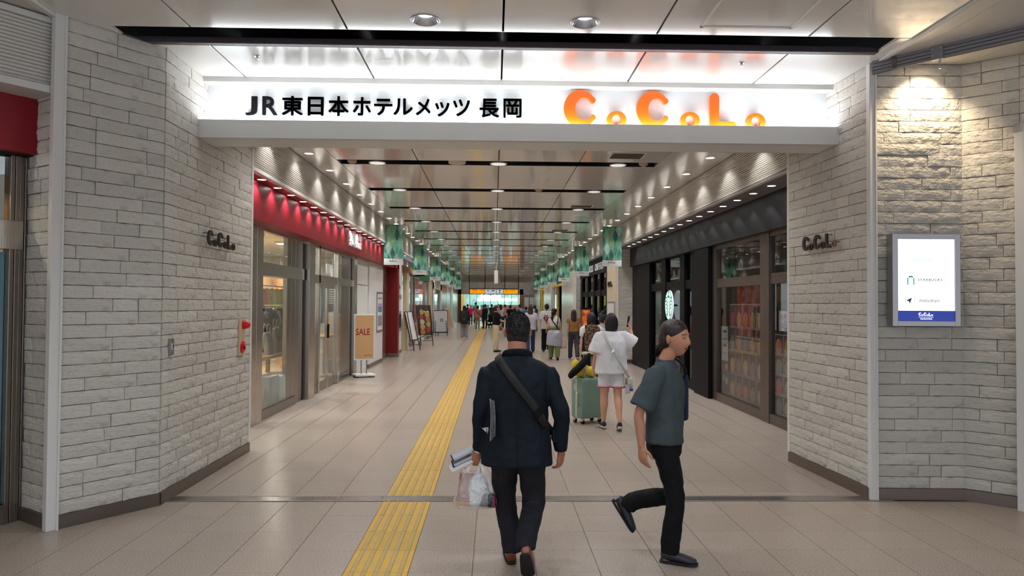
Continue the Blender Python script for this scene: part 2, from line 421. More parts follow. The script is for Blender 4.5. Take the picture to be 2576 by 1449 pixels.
t = thing('trim_6', 'thin white ceiling trim running towards the pale corner post', 'trim', kind='structure'); bxp('bar', t, M_WHITE, -3.29, -3.245, -7, 5.6, 3.775, 3.83)
t = thing('trim_7', 'thin double white ceiling trim above the directory wall', 'trim', kind='structure'); bxp('bar', t, M_WHITE, 3.3, 3.318, -7, 6.15, 3.785, 3.83); bxp('bar', t, M_WHITE, 3.322, 3.34, -7, 6.15, 3.785, 3.83)
# access hatch in the hall ceiling
h = thing('ceiling_hatch', 'square access hatch outlined in the hall ceiling', 'hatch')
for a in ((1.555, 1.575, 4.68, 5.4), (2.235, 2.255, 4.68, 5.4), (1.555, 2.255, 5.38, 5.4), (1.555, 2.255, 4.68, 4.7)): bxp('frame_bar', h, M_WHITE, a[0], a[1], a[2], a[3], Z-.006, Z+.01)

# ---- lintel with the lit sign trough
lt = thing('wall_lintel', 'white lintel spanning the corridor mouth behind the station sign', 'wall', kind='structure')
bxp('back_box', lt, M_WHITE, -2.86, 3.3, 6.93, 7.08, 3.3, 3.82)
bxp('trough_floor', lt, M_WHITE, -2.86, 3.32, 6.7, 7.08, 3.2, 3.235, .004)
bxp('trough_lip', lt, M_WHITE, -2.86, 3.32, 6.68, 6.715, 3.2, 3.37, .004)
bxp('head_rail', lt, M_WHITE, -2.84, 3.3, 6.78, 6.93, 3.752, 3.81, .003)

# ---- corrugated bands above the shops
def ribs(root, mk, n, z0, z1):
    for k in range(n): mk(root, z0+(z1-z0)*(k+.5)/n, (z1-z0)/n)
def rib_profile(y0, y1, X, sgn):
    def mk(root, z, p):
        pr = [(X, z-p*.5), (X+sgn*.010, z-p*.44), (X+sgn*.019, z-p*.2), (X+sgn*.020, z+p*.05), (X+sgn*.012, z+p*.22), (X, z+p*.26)]
        mb = MB(); n = len(pr)
        mb.add([(a, y0, b_) for a, b_ in pr]+[(a, y1, b_) for a, b_ in pr], [(i, i+1, n+i+1, n+i) for i in range(n-1)])
        part('rib', mb, M_RIB, root, smooth=True)
    return mk
for nm, X, sg, y0, lb in (('wall_left_band', -2.85, 1, 8.2, 'white corrugated metal band above the clothing shop'), ('wall_right_band', 3.38, -1, 7.74, 'white corrugated metal band above the dark coffee shop')):
    r = thing(nm, lb, 'wall cladding', kind='structure')
    a, b_ = sorted((X, X-sg*.05)); bxp('backing', r, M_BASE, a, b_, y0, 60.4, 3.24, 3.82)
    ribs(r, rib_profile(y0, 60.4, X, sg), 19, 3.285, 3.8)
    a, b_ = sorted((X+sg*.018, X-sg*.05)); bxp('bottom_trim', r, M_RIB, a, b_, y0, 60.4, 3.225, 3.28, .004)
# ================================================================== LAMPS
_O1 = 'first second third fourth fifth sixth seventh eighth ninth tenth eleventh twelfth thirteenth fourteenth fifteenth sixteenth seventeenth eighteenth nineteenth'.split()
_OT = {20: 'twentieth', 30: 'thirtieth', 40: 'fortieth'}; _T = {20: 'twenty', 30: 'thirty', 40: 'forty'}
def nth(k):
    k += 1
    if k < 20: return _O1[k-1]
    t, u = k//10*10, k % 10
    return _OT[t] if u == 0 else _T[t]+'-'+_O1[u-1]
def downlight(name, label, group, r, loc, lens, depth=0., refl=False):
    t = thing(name, label, 'downlight', loc, 0, group)
    if refl:
        part('rim', MB().lathe([(r*.93, -.004), (r, -.007), (r*1.06, -.003), (r*1.06, .006)], n=28), M_ALU, t, smooth=True)
        part('reflector', MB().lathe([(r*.93, -.003), (r*.8, .02), (r*.56, .046), (.55*r, .05)], n=28), M_REFL, t, smooth=True)
        part('lens', MB().lathe([(.0001, .036), (r*.45, .038), (r*.58, .046)], n=20), lens, t)
    else:
        part('rim', MB().lathe([(r*.86, -.004), (r*.95, -.008), (r, -.002), (r, .006)], n=20), M_WHITE, t, smooth=True)
        part('lens', MB().lathe([(.0001, -.003), (r*.87, -.003)], n=20), lens, t)
    return t
def dl_copy(src, loc): c = copy_tree(src); c.location = loc; return c
HL = 'round chrome downlight in the hall ceiling in front of the sign'
d0 = downlight('hall_downlight', 'chrome hall downlight above the black sign characters', 'hall downlights', .11, (-.53, 5.35, Z), M_LENSN, refl=True); spot(d0, (0, 0, .028), W_HALL, COOL, 130, .6)
c = dl_copy(d0, (.668, 5.35, Z)); c['label'] = 'chrome hall downlight above the orange sign letters'
for i, y in enumerate((2.75, .15, -2.45)):  # unseen rows repeating the visible pair, added to light the hall
    for j, x in enumerate((-1.74, -.53, .668, 1.87)):
        c = dl_copy(d0, (x, y, Z)); c['label'] = '%s chrome downlight in the %s overhead row of the hall, added unseen for its light' % (nth(j), nth(i))
# corridor ceiling lamps standing in the dark channels
cl = downlight('ceiling_lamp', 'clothing shop side round lamp in the second dark ceiling channel', 'round lamps in the dark ceiling channels', .13, (-1.78, SLOT[1], Z-.01), M_LENSD); spot(cl, (0, 0, -.02), W_CORR, NEUT, 150, .8, .12)
for i, s0 in enumerate(SLOT):
    for x in (-1.78, .05, 1.865):
        if (i, x) == (1, -1.78): continue
        if i % 2 == 0 and i > 9: continue
        c = dl_copy(cl, (x, s0-.02, Z-.01)); c['label'] = '%s round lamp in the %s dark ceiling channel' % ({-1.78: 'clothing shop side', .05: 'middle', 1.865: 'coffee shop side'}[x], nth(i))
sl = downlight('side_downlight', 'second small downlight from the sign in the clothing shop side soffit', 'small downlights along the corridor edge', .068, (-2.65, 10.25, Z), M_LENS); spot(sl, (0, 0, -.015), W_SIDE, NEUT, 120, .5)
for k in range(-1, 38):
    if k: c = dl_copy(sl, (-2.65, 10.25+1.3*k, Z)); c['label'] = '%s small downlight from the sign in the clothing shop side soffit' % nth(k+1)
    c = dl_copy(sl, (3.1, 10.25+1.3*k, Z)); c['label'] = '%s small downlight from the sign in the coffee shop side soffit' % nth(k+1)
f = downlight('fascia_downlight', 'first small downlight from the stone wall over the crimson fascia', 'downlights over the shop fascias', .06, (-2.96, 8.5, 3.236), M_LENS); spot(f, (0, 0, -.012), W_SOFF, COOL, 115, .4, .03)
for k in range(1, 17): c = dl_copy(f, (-2.96, 8.5+.66*k, 3.236)); c['label'] = '%s small downlight from the stone wall over the crimson fascia' % nth(k)
for k in range(0, 18): c = dl_copy(f, (3.6, 7.92+.66*k, 3.236)); c['label'] = '%s small downlight from the stone wall over the charcoal fascia' % nth(k)
for k in range(12):
    if k % 2 == 0:
        c = dl_copy(f, (-2.96, 23.8+1.32*k, 3.236)); c['label'] = '%s small downlight over the shops beyond the crimson portal' % nth(k//2)
    c = dl_copy(f, (3.6, 23.2+1.32*k, 3.236)); c['label'] = '%s small downlight over the shops beyond the louvred column' % nth(k)
# the sign trough: five fluorescent tubes
tr = thing('sign_tube_lamp', 'row of fluorescent tubes hidden in the sign trough', 'lamp', (0, 0, 0))
for k in range(5):
    part('tube', MB().cyl((-2.68+1.2*k, 6.805, 3.345), (-1.55+1.2*k, 6.805, 3.345), .014, n=8), M_LENSN, tr)
    area(tr, (-2.115+1.2*k, 6.805, 3.36), W_SIGN/5, COOL, 1.15, .04, (pi, 0, 0))
# warm wall washer above the directory
ww = downlight('wall_washer', 'warm downlight washing the stone wall above the directory', None, .06, (3.72, 5.98, 3.79), M_LENSW); spot(ww, (0, 0, -.02), W_WARM, WARM, 110, .8, .03, rot=(radians(12), 0, 0))
# ================================================================== SIGNS ON THE LINTEL AND STONE
M_SIGNW = mat('sign_panel_white', rgb(240, 243, 245), .55)
M_INK = mat('black_letter', rgb(9, 9, 13), .5, spec=.2)
M_ORANGE = mat('orange_letter', rgb(250, 104, 10), .4)
M_CHAR = mat('charcoal_letter', rgb(52, 46, 44), .5)
M_CHROME = mat('chrome', rgb(210, 210, 212), .12, 1.)
def c_shape(h):
    """rounded C of height h, origin at its lower left"""
    R = h/2; pts = []; wd = .88
    a1, a2 = radians(38), radians(322); n = 26
    ic = (.10*h, 0.0); ir = .30*h
    for i in range(n+1):
        a = a1+(a2-a1)*i/n; pts.append((R*cos(a)*wd*1.0, R*sin(a)))
    e2 = pts[-1]; s2 = (ic[0]+ir*.78*cos(a2+.12), ir*sin(a2+.12))
    s1 = (ic[0]+ir*.78*cos(a1-.12), ir*sin(a1-.12)); e1 = pts[0]
    def cap(p, q, sg):
        cx, cy = (p[0]+q[0])/2, (p[1]+q[1])/2; r = sqrt((p[0]-q[0])**2+(p[1]-q[1])**2)/2; a0 = atan2(p[1]-cy, p[0]-cx)
        return [(cx+r*cos(a0+sg*pi*k/8), cy+r*sin(a0+sg*pi*k/8)) for k in range(1, 8)]
    pts += cap(e2, s2, 1)
    for i in range(n+1):
        a = (a2+.12)+((a1-.12)-(a2+.12))*i/n; pts.append((ic[0]+ir*.78*cos(a), ir*sin(a)))
    pts += cap(s1, e1, 1)
    return [(p[0]+R*wd, p[1]+R) for p in pts]
def l_shape(h):
    w_, t = .72*h, .25*h; r = t/2; pts = []
    for k in range(9): a = pi-pi*k/8; pts.append((r+r*cos(a), h-r+r*sin(a)))
    pts += [(t, t*.95)]
    for k in range(9): a = pi/2-pi*k/8; pts.append((w_-r+.0+r*cos(a), r*.95+r*.95*sin(a)))
    for k in range(5): a = -pi/2-pi/2*k/4; pts.append((r+r*cos(a), r+r*sin(a)))
    return pts
def o_mesh(mb, x, z, w_, h_, y0, y1, n=28):
    ro = (w_/2, h_/2); ri = (w_*.235, h_*.315); vs = []; fs = []
    for i in range(n):
        a = 2*pi*i/n
        for (rr, y) in ((ro, y0), (ri, y0), (ri, y1), (ro, y1)): vs.append((x+w_/2+rr[0]*cos(a), y, z+h_/2+rr[1]*sin(a)))
    for i in range(n):
        for k in range(4): fs.append((4*i+k, 4*i+(k+1) % 4, 4*((i+1) % n)+(k+1) % 4, 4*((i+1) % n)+k))
    mb.add(vs, fs)
# spec: positions as fractions of the big-C height
COCO = [('C', 0, 0, 1.0), ('o', 1.06, -.02, .47), ('C', 1.80, 0, 1.0), ('o', 2.88, -.02, .47), ('L', 3.62, -.03, .99), ('o', 4.52, -.03, .47)]
def coco(parent, H, x0, z0, y0, y1, m, spx=1.0, name='letter', mats=None):
    for i, (k, fx, fz, s) in enumerate(COCO):
        mb = MB()
        if k == 'C': mb.poly([(x0+fx*H*spx+p[0], z0+fz*H+p[1]) for p in c_shape(H*s)], y0, y1, 'y')
        elif k == 'L': mb.poly([(x0+fx*H*spx+p[0], z0+fz*H+p[1]) for p in l_shape(H*s)], y0, y1, 'y')
        else: o_mesh(mb, x0+fx*H*spx, z0+fz*H, H*s*1.12, H*s, y0, y1)
        part(name, mb, (mats[i] if mats else m), parent)
sg = thing('station_sign', 'long white sign panel with black Japanese characters over the corridor mouth', 'sign')
bxp('panel', sg, M_SIGNW, -2.79, 3.285, 6.905, 6.93, 3.2351, 3.765)
bxp('panel_edge', sg, M_INK, -2.795, 3.285, 6.9, 6.906, 3.757, 3.768); bxp('panel_edge', sg, M_INK, -2.797, -2.785, 6.9, 6.91, 3.24, 3.768)
TXT = 'JR東日本ホテルメッツ長岡'
xs = [-2.39, -2.228, -2.043, -1.797, -1.601, -1.368, -1.165, -0.98, -0.766, -0.581, -0.409, -0.155, 0.076]
wd = [0.114, 0.148, 0.2, 0.15, 0.194, 0.173, 0.175, 0.185, 0.142, 0.138, 0.162, 0.19, 0.175]
zb = [3.462, 3.466, 3.466, 3.467, 3.466, 3.473, 3.478, 3.483, 3.483, 3.473, 3.478, 3.469, 3.469]
hs = [0.184, 0.182, 0.188, 0.181, 0.191, 0.178, 0.16, 0.16, 0.16, 0.14, 0.163, 0.183, 0.186]
for i, ch in enumerate(TXT):
    me = glyphs(ch, .24, .008, .0045 if i < 2 else 0)
    if i >= 2:      # heavier strokes: the outline repeated with small shifts
        vs0 = [v.co.copy() for v in me.vertices]; fs0 = [tuple(p.vertices) for p in me.polygons]; mb = MB()
        for dx, dy in ((-.004, -.004), (.004, -.004), (-.004, .004), (.004, .004)): mb.add([(v.x+dx, v.y+dy, v.z) for v in vs0], fs0)
        me = mb.mesh('letter')
    me.materials.clear(); me.materials.append(M_INK)
    X0 = min(v.co.x for v in me.vertices); X1 = max(v.co.x for v in me.vertices); Y0 = min(v.co.y for v in me.vertices); Y1 = max(v.co.y for v in me.vertices)
    for v in me.vertices: v.co.x = (v.co.x-X0)/(X1-X0)*wd[i]; v.co.y = (v.co.y-Y0)/(Y1-Y0)*hs[i]
    link('letter', me, sg, (xs[i], 6.885, zb[i]), RF)
cs = thing('logo_sign', 'large orange rounded logo letters on the white panel over the corridor', 'sign')
coco(cs, .365, .655, 3.375, 6.845, 6.885, M_ORANGE, 1.07)
for a in (.75, 1.17, 1.5, 1.88, 2.12, 2.53): bxp('standoff', cs, M_ALU, a-.006, a+.006, 6.88, 6.906, 3.42, 3.432)
# dark logo letters on the stone
k1 = thing('wall_logo', 'dark metal logo letters on the stone wall above the fire alarm', 'sign', (-2.77, 6.80, 0), pi/2)
coco(k1, .145, 0, 2.215, -.085, -.068, M_CHAR, .95)
for a, b_ in ((.03, 2.33), (.16, 2.26), (.27, 2.33), (.42, 2.25), (.52, 2.32), (.66, 2.26)): part('pin', MB().cyl((a, -.07, b_), (a, .0, b_), .004, n=6), M_CHAR, k1)
k2 = thing('wall_logo', 'dark metal logo letters with a worn last letter on the stone wall near the directory', 'sign', (3.243, 7.30, 0), -pi/2+.049)
M_WORN = mat('worn_pink_letter', rgb(140, 110, 108), .5)
coco(k2, .145, 0, 2.235, -.085, -.068, M_CHAR, .88, mats=[M_CHAR]*5+[M_WORN])
for a, b_ in ((.06, 2.36), (.15, 2.27), (.3, 2.36), (.4, 2.27), (.5, 2.36), (.64, 2.28)): part('pin', MB().cyl((a, -.07, b_), (a, .0, b_), .004, n=6), M_CHAR, k2)
# fire alarm, key plate
M_ALRED = mat('alarm_red', rgb(190, 6, 20), .25, spec=.6, emit=rgb(255, 0, 20), es=.04)
M_BEIGE = mat('beige_plate', rgb(205, 186, 158), .5)
fa = thing('fire_alarm', 'red fire alarm lamp and push button on a beige wall plate', 'fire alarm', (-2.77, 7.885, 0), pi/2)
bxp('plate', fa, M_BEIGE, -.095, .095, -.036, .0, 1.1, 1.5, .003)
part('lamp_base', MB().lathe([(.05, -.036), (.05, -.055), (.045, -.06), (.0001, -.06)], (.03, 0, 1.43), 20, 'y'), M_ALRED, fa, True, 40)
part('lamp_dome', MB().lathe([(.042, -.06), (.04, -.085), (.028, -.105), (.0001, -.112)], (.03, 0, 1.43), 20, 'y'), M_ALRED, fa, True)
pb = part('button_housing', MB().lathe([(.062, -.036), (.062, -.05), (.05, -.058), (.0001, -.058)], (0, 0, 1.19), 24, 'y').xf(Matrix.Translation((0, 0, 1.19)) @ Matrix.Diagonal((1, 1, 1.05, 1)) @ Matrix.Translation((0, 0, -1.19))), M_ALRED, fa, True, 40)
part('button', MB().lathe([(.02, -.058), (.018, -.063), (.0001, -.063)], (0, 0, 1.18), 14, 'y'), M_INK, pb)
kp = thing('key_plate', 'small steel key switch plate on the stone wall', 'switch', (-2.77, 6.19, 0), pi/2)
bxp('plate', kp, M_ALU, -.035, .035, -.034, .0, 1.225, 1.365, .002); bxp('key_slot', kp, M_CHROME, -.012, .012, -.04, -.03, 1.27, 1.33, .002); bxp('slot', kp, M_INK, -.003, .003, -.042, -.038, 1.285, 1.315)

# ---- shop directory light box
M_LBOX = mat('lightbox_face', (.9, .95, 1), .4, emit=(.88, .96, 1), es=.62)
M_LBLUE = mat('lightbox_blue', rgb(38, 58, 140), .4, emit=rgb(40, 60, 150), es=.4)
M_PTEAL = mat('print_teal', rgb(30, 130, 120), .5, emit=rgb(30, 150, 130), es=.2)
M_PNAVY = mat('print_navy', rgb(22, 48, 70), .5, emit=rgb(40, 70, 100), es=.1)
M_PPALE = mat('print_pale', rgb(150, 190, 205), .5, emit=rgb(170, 205, 220), es=.35)
M_PWHITE = mat('print_white', (.9, .9, .9), .5, emit=(1, 1, 1), es=.7)
db = thing('shop_directory', 'wall mounted light box listing shops on the stone wall', 'sign', (3.7, 6.17, 0), -.031)
mb = MB().box(-.29, .29, -.1, -.02, 1.507, 2.3); part('box', mb, M_ALU, db)
for a in ((-.29, -.243, 1.507, 2.3), (.243, .29, 1.507, 2.3), (-.245, .245, 1.507, 1.553), (-.245, .245, 2.254, 2.3)): bxp('frame', db, M_ALU, a[0], a[1], -.118, -.1, a[2], a[3], .003)
bxp('lit_face', db, M_LBOX, -.243, .243, -.106, -.1, 1.64, 2.254); bxp('lit_band', db, M_LBLUE, -.243, .243, -.107, -.1, 1.553, 1.64)
DY = -.1075
def dbt(t_, s_, m_, x, z, sx=1., bold=0., sp=1.): lettering('print', t_, s_, m_, db, (x, DY, z), RF, 0, bold, sx, sp=sp)
dbt('ぽんしゅ館', .042, M_PPALE, -.115, 2.065); dbt('STARBUCKS', .031, M_PNAVY, -.07, 1.895, 1.05, .0004, 1.25); dbt('matsukiyo', .045, M_PNAVY, -.06, 1.715, .95)
for z in (2.18, 2.0, 1.83): bxp('print_rule', db, M_PPALE, -.18, .19, DY, DY+.001, z, z+.0015)
mb = MB()
for k in range(12):      # green arcs and wave strokes of the round emblem
    a0 = radians(50+k*6.6); a1 = radians(50+(k+1)*6.6)
    mb.add([(.034*cos(a0), DY, .034*sin(a0)), (.034*cos(a1), DY, .034*sin(a1)), (.022*cos(a1), DY, .022*sin(a1)), (.022*cos(a0), DY, .022*sin(a0))], [(0, 1, 2, 3)])
for sgn in (-1, 1):
    for k in range(4):
        z = .012-.014*k; mb.add([(sgn*.018, DY, z), (sgn*.03, DY, z+.002), (sgn*.033, DY, z-.008), (sgn*.022, DY, z-.011)], [(0, 1, 2, 3)])
part('print_emblem', mb.xf(Matrix.Translation((-.13, 0, 1.905))), M_PTEAL, db)
mb = MB().add([(-.17, DY, 1.728), (-.12, DY, 1.752), (-.14, DY, 1.70), (-.146, DY, 1.72)], [(0, 1, 2, 3)]); part('print_arrow', mb, M_PNAVY, db)
for a in ((-.175, -.095, 1.768, 1.7695), (-.175, -.095, 1.688, 1.6895), (-.175, -.1735, 1.688, 1.769), (-.0965, -.095, 1.70, 1.769)): bxp('print_frame', db, M_PNAVY, a[0], a[1], DY, DY+.001, a[2], a[3])
coco(db, .028, -.065, 1.597, DY-.001, DY, M_PWHITE, .85, 'print_letter')
bxp('print_rule', db, M_PWHITE, -.065, .06, DY-.001, DY, 1.585, 1.588); dbt('NAGAOKA', .017, M_PWHITE, -.05, 1.565, 1.1, .0004, 1.15)
# shutter rail under the ceiling beside the directory wall
rl = thing('shutter_rail', 'grey grooved aluminium rail hung under the ceiling above the directory wall', 'rail', (3.27, 6.12, 0), -.873)
M_ALUG = mat('grey_aluminium', rgb(132, 132, 138), .45, .5)
for k in range(4): bxp('rail_strip', rl, M_ALUG, 0, 2.6, -.012, .012, 3.69+.029*k, 3.714+.029*k, .002)
bxp('rail_core', rl, M_SLOTB, 0.002, 2.598, -.005, .008, 3.69, 3.8)
bxp('clamp', rl, M_BASE, .17, .2, -.018, .018, 3.692, 3.806, .001); bxp('splice_plate', rl, M_ALUG, .47, .56, -.022, .018, 3.688, 3.806, .002)
for a, b_ in ((.485, 3.72), (.545, 3.72), (.485, 3.775), (.545, 3.775)): part('bolt', MB().cyl((a, -.03, b_), (a, -.02, b_), .007, n=6), M_CHROME, rl)
part('drop_bolt', MB().cyl((.52, .03, 3.69), (.52, .03, 3.62), .008, n=8), M_CHROME, rl)
for k in range(6): part('hanger', MB().cyl((.1+.45*k, 0, 3.79), (.1+.45*k, 0, 3.83), .008, n=6), M_ALUG, rl)
# dark doorway right of the directory
dr = thing('door_1', 'dark doorway in a white frame at the end of the stone wall', 'door', (4.385, 5.905, 0), -.85, kind='structure')
bxp('frame_jamb', dr, M_WHITE, -.0, .07, -.1, .1, 0, 3.2, .004); bxp('frame_head', dr, M_WHITE, 0, 2.2, -.1, .1, 3.12, 3.2, .004); bxp('frame_reveal', dr, M_ALU, .07, .11, -.04, .12, 0, 3.12)
bxp('wall_above', dr, M_WHITEM, .0, 3.4, .08, .2, 3.2, 3.85); bxp('wall_beside', dr, M_WHITEM, 2.2, 3.4, .02, .2, 0, 3.2)
bxp('door_leaf', dr, M_BLACKM, .11, 1.1, .06, .1, .02, 3.12); bxp('door_leaf', dr, M_BLACKM, 1.11, 2.1, .06, .1, .02, 3.12); bxp('frame_jamb', dr, M_WHITE, 2.1, 2.2, -.1, .1, 0, 3.12)
# sprinklers on the bright ceiling strip
for x, lb in ((-2.056, 'tiny chrome sprinkler head above the black sign characters'), (2.152, 'tiny chrome sprinkler head above the orange sign letters')):
    s_ = thing('sprinkler', lb, 'sprinkler', (x, 6.2, Z)); part('flange', MB().lathe([(.03, 0), (.028, -.006), (.012, -.01), (.012, -.022), (.0001, -.022)], n=16), M_CHROME, s_, True, 50); part('deflector', MB().lathe([(.018, -.03), (.0001, -.031)], n=12).cyl((0, 0, -.031), (0, 0, -.02), .004, n=6), M_CHROME, s_)
for x, y, lb in ((-2.15, 10.865, 'small beige smoke detector in the nearest dark channel, clothing shop end'), (2.246, 10.84, 'small beige smoke detector at the end of the nearest dark channel above the coffee shop'), (.82, 13.44, 'small beige smoke detector in the second dark channel')):
    s_ = thing('smoke_detector', lb, 'smoke detector', (x, y-.05, Z+.16)); part('base', MB().lathe([(.07, 0), (.07, -.16), (.06, -.175), (.0001, -.175)], n=16), M_BEIGE, s_, True, 50); part('sensor', MB().lathe([(.035, -.175), (.03, -.2), (.0001, -.205)], n=14), M_BEIGE, s_, True, 50)
s_ = thing('ceiling_speaker', 'round beige speaker in the nearest dark ceiling channel', 'speaker', (-.576, 10.82, Z)); part('rim', MB().lathe([(.12, .0), (.13, -.008), (.13, .17)], n=24), M_WHITE, s_, True); part('grille', MB().lathe([(.0001, -.004), (.12, -.002)], n=24), M_BEIGE, s_)
M_GRILLE = mat('vent_grille', rgb(112, 98, 92), .6)
for i, y in enumerate((10.18, 15.55, 20.7, 25.9)):
    g = thing('air_vent', ['rectangular brown air grille nearest the sign', 'second brown air grille along the corridor ceiling', 'third brown air grille along the corridor ceiling', 'fourth brown air grille along the corridor ceiling'][i], 'vent', (1.88, y, Z))
    bxp('frame', g, M_WHITE, -.25, .25, -.2, .2, -.004, .01); bxp('backing', g, M_GRILLE, -.22, .22, -.17, .17, -.006, .005)
    for k in range(12): bxp('slat', g, M_GRILLE, -.22, .22, -.165+.028*k, -.155+.028*k, -.014, -.004)

# ================================================================== CLOTHING SHOP, LEFT
FB, FT = 2.735, 3.236
r = thing('shop_fascia', 'crimson fascia board above the clothing shop glass', 'fascia')
bxp('board', r, M_RED, -3.12, -3.04, 8.2, 21.75, FB, FT); bxp('soffit', r, M_RED, -3.1, -2.84, 8.2, 22.6, FT, FT+.03); bxp('return', r, M_RED, -3.4, -3.1, 8.2, 21.75, FB-.001, FB+.03)
bxp('edge_trim', r, M_WHITE, -2.86, -2.83, 8.2, 22.6, FT-.004, FT+.03)
M_LITW = mat('lit_white_letter', (.8, .8, .8), .5, emit=(1, 1, 1), es=.12)
l_ = thing('shop_sign_lettering', 'white lit Japanese characters on the crimson fascia', 'sign', (-3.025, 0, 0))
for i, ch in enumerate('無印良品'): lettering('letter', ch, .33, M_LITW, l_, (0, 15.0+.34*i, 2.9), RL, .012, .0, .9)
# shop front: stainless posts, glass and rails
XG = -3.27
sf = thing('window_1', 'stainless steel shop front with tall glass panes of the clothing shop', 'shop front', kind='structure')
def lpost(y0, y1, x=XG+.03, m=M_STEEL, d=.09, z1=FB): bxp('post', sf, m, x-d, x, y0, y1, 0, z1, .004)
def lpane(y0, y1, z0, z1, x=XG-.02, p=None, m=M_GLASS): bxp('pane', p or sf, m, x-.012, x, y0, y1, z0, z1)
lpost(8.22, 8.5); lpane(8.5, 9.66, .14, 2.06); lpane(8.5, 9.66, 2.25, FB)
lpost(9.66, 9.89); lpost(9.9, 10.15)
lpane(10.15, 11.5, .14, 2.06); lpane(10.15, 11.5, 2.25, FB)
bxp('transom', sf, M_STEEL, XG-.06, XG+.005, 8.5, 12.42, 2.06, 2.25, .003)
bxp('kick_rail', sf, M_STEELD, XG-.06, XG+.005, 8.5, 11.95, 0, .14, .003)
for a, b_ in ((11.5, 11.72), (11.73, 11.97), (11.98, 12.2), (12.21, 12.4)): bxp('folded_panel', sf, M_STEELD, XG-.09, XG-.02, a, b_, .14 if a < 11.9 else 0, FB, .006)
bxp('joint_strip', sf, M_BLACK, XG-.08, XG-.03, 12.4, 12.52, 0, FB)
lpost(12.52, 12.92, XG+.07, M_STEEL, .2)
lpane(12.95, 13.42, .14, 2.04); lpane(12.95, 13.42, 2.19, FB); bxp('kick_rail', sf, M_STEELD, XG-.06, XG+.005, 12.92, 13.45, 0, .14, .003)
lpost(13.42, 13.52, XG+.02, M_STEEL, .08)
bxp('transom', sf, M_STEEL, XG-.07, XG+.02, 12.92, 16.65, 2.04, 2.19, .003)
lpane(13.52, 15.0, 2.19, FB); lpost(15.0, 15.2, XG+.03)
lpane(15.2, 15.52, .14, 2.04); lpane(15.2, 15.52, 2.19, FB); bxp('kick_rail', sf, M_STEELD, XG-.06, XG+.005, 15.2, 16.3, 0, .14, .003)
for a, b_ in ((15.52, 15.75), (15.76, 16.0), (16.01, 16.25), (16.26, 16.5)): bxp('folded_panel', sf, M_STEELD, XG-.09, XG-.02, a, b_, .14 if a < 16 else 0, FB, .006)
bxp('joint_strip', sf, M_BLACK, XG-.08, XG-.03, 16.5, 16.6, 0, FB); lpost(16.6, 16.95, XG+.05)
bxp('head_rail', sf, M_STEEL, XG-.07, XG+.02, 8.22, 16.95, FB-.05, FB, .003)
sd = thing('door_2', 'pair of glass sliding doors of the clothing shop', 'door', kind='structure')
for y0, y1 in ((13.53, 14.25), (14.26, 15.0)):
    lf = thing('sliding_leaf', 'glass sliding leaf', 'x'); del lf['category']; del lf['label']; lf.parent = sd
    bxp('stile', lf, M_STEEL, XG-.05, XG-.01, y0, y0+.06, .02, 2.04, .002); bxp('stile', lf, M_STEEL, XG-.05, XG-.01, y1-.06, y1, .02, 2.04, .002)
    bxp('bottom_rail', lf, M_STEELD, XG-.05, XG-.01, y0+.06, y1-.06, .02, .17, .002); bxp('top_rail', lf, M_STEEL, XG-.05, XG-.01, y0+.06, y1-.06, 1.96, 2.04)
    lpane(y0+.06, y1-.06, .17, 1.96, XG-.025, lf); bxp('handle', lf, M_BLACK, XG-.012, XG+.012, (y1-.05) if y0 < 14 else (y0+.01), (y1-.01) if y0 < 14 else (y0+.05), .98, 1.25, .004)
# interior of the clothing shop
M_SHOPW = mat('shop_wall', rgb(232, 226, 215), .8); M_SHOPF = mat('shop_floor_wood', rgb(200, 178, 150), .4); M_WOOD = mat('light_wood', rgb(206, 160, 104), .5, var=(6, rgb(180, 130, 78), .3, .7, (1, 8, 1))); M_WOODD = mat('mid_wood', rgb(150, 100, 58), .55, var=(6, rgb(112, 70, 40), .3, .7, (1, 8, 1)))
rm = thing('wall_shop_interior', 'cream interior shell of the clothing shop', 'wall', kind='structure')
bxp('back_wall', rm, M_SHOPW, -9.1, -9, 8.3, 21.1, 0, 3.1); bxp('end_wall', rm, M_SHOPW, -9, -3.42, 21.0, 21.1, 0, 3.1); bxp('end_wall', rm, M_SHOPW, -9, -3.4, 8.2, 8.3, 0, 3.1)
bxp('shop_floor', rm, M_SHOPF, -9, -3.33, 8.3, 21, -.01, .003); bxp('shop_ceiling', rm, M_WHITEM, -9, -3.42, 8.3, 21, 3.0, 3.05)
M_PANEL = mat('ceiling_panel_light', (1, 1, 1), .5, emit=(1, .97, .92), es=5)
for i, (x, y) in enumerate(((-4.6, 9.8), (-4.6, 11.8), (-4.6, 13.8), (-4.6, 15.8), (-4.6, 17.8), (-6.8, 13.0), (-6.8, 15.4), (-6.8, 18.5))):
    p_ = thing('track_light', '%s square ceiling light inside the clothing shop' % nth(i), 'light', (x, y, 3.0), 0, 'lights inside the clothing shop')
    bxp('housing', p_, M_WHITE, -.16, .16, -.16, .16, -.05, 0, .004); bxp('diffuser', p_, M_PANEL, -.14, .14, -.14, .14, -.054, -.05)
    area(p_, (0, 0, -.06), 26, (1, .93, .82), .28, .28)

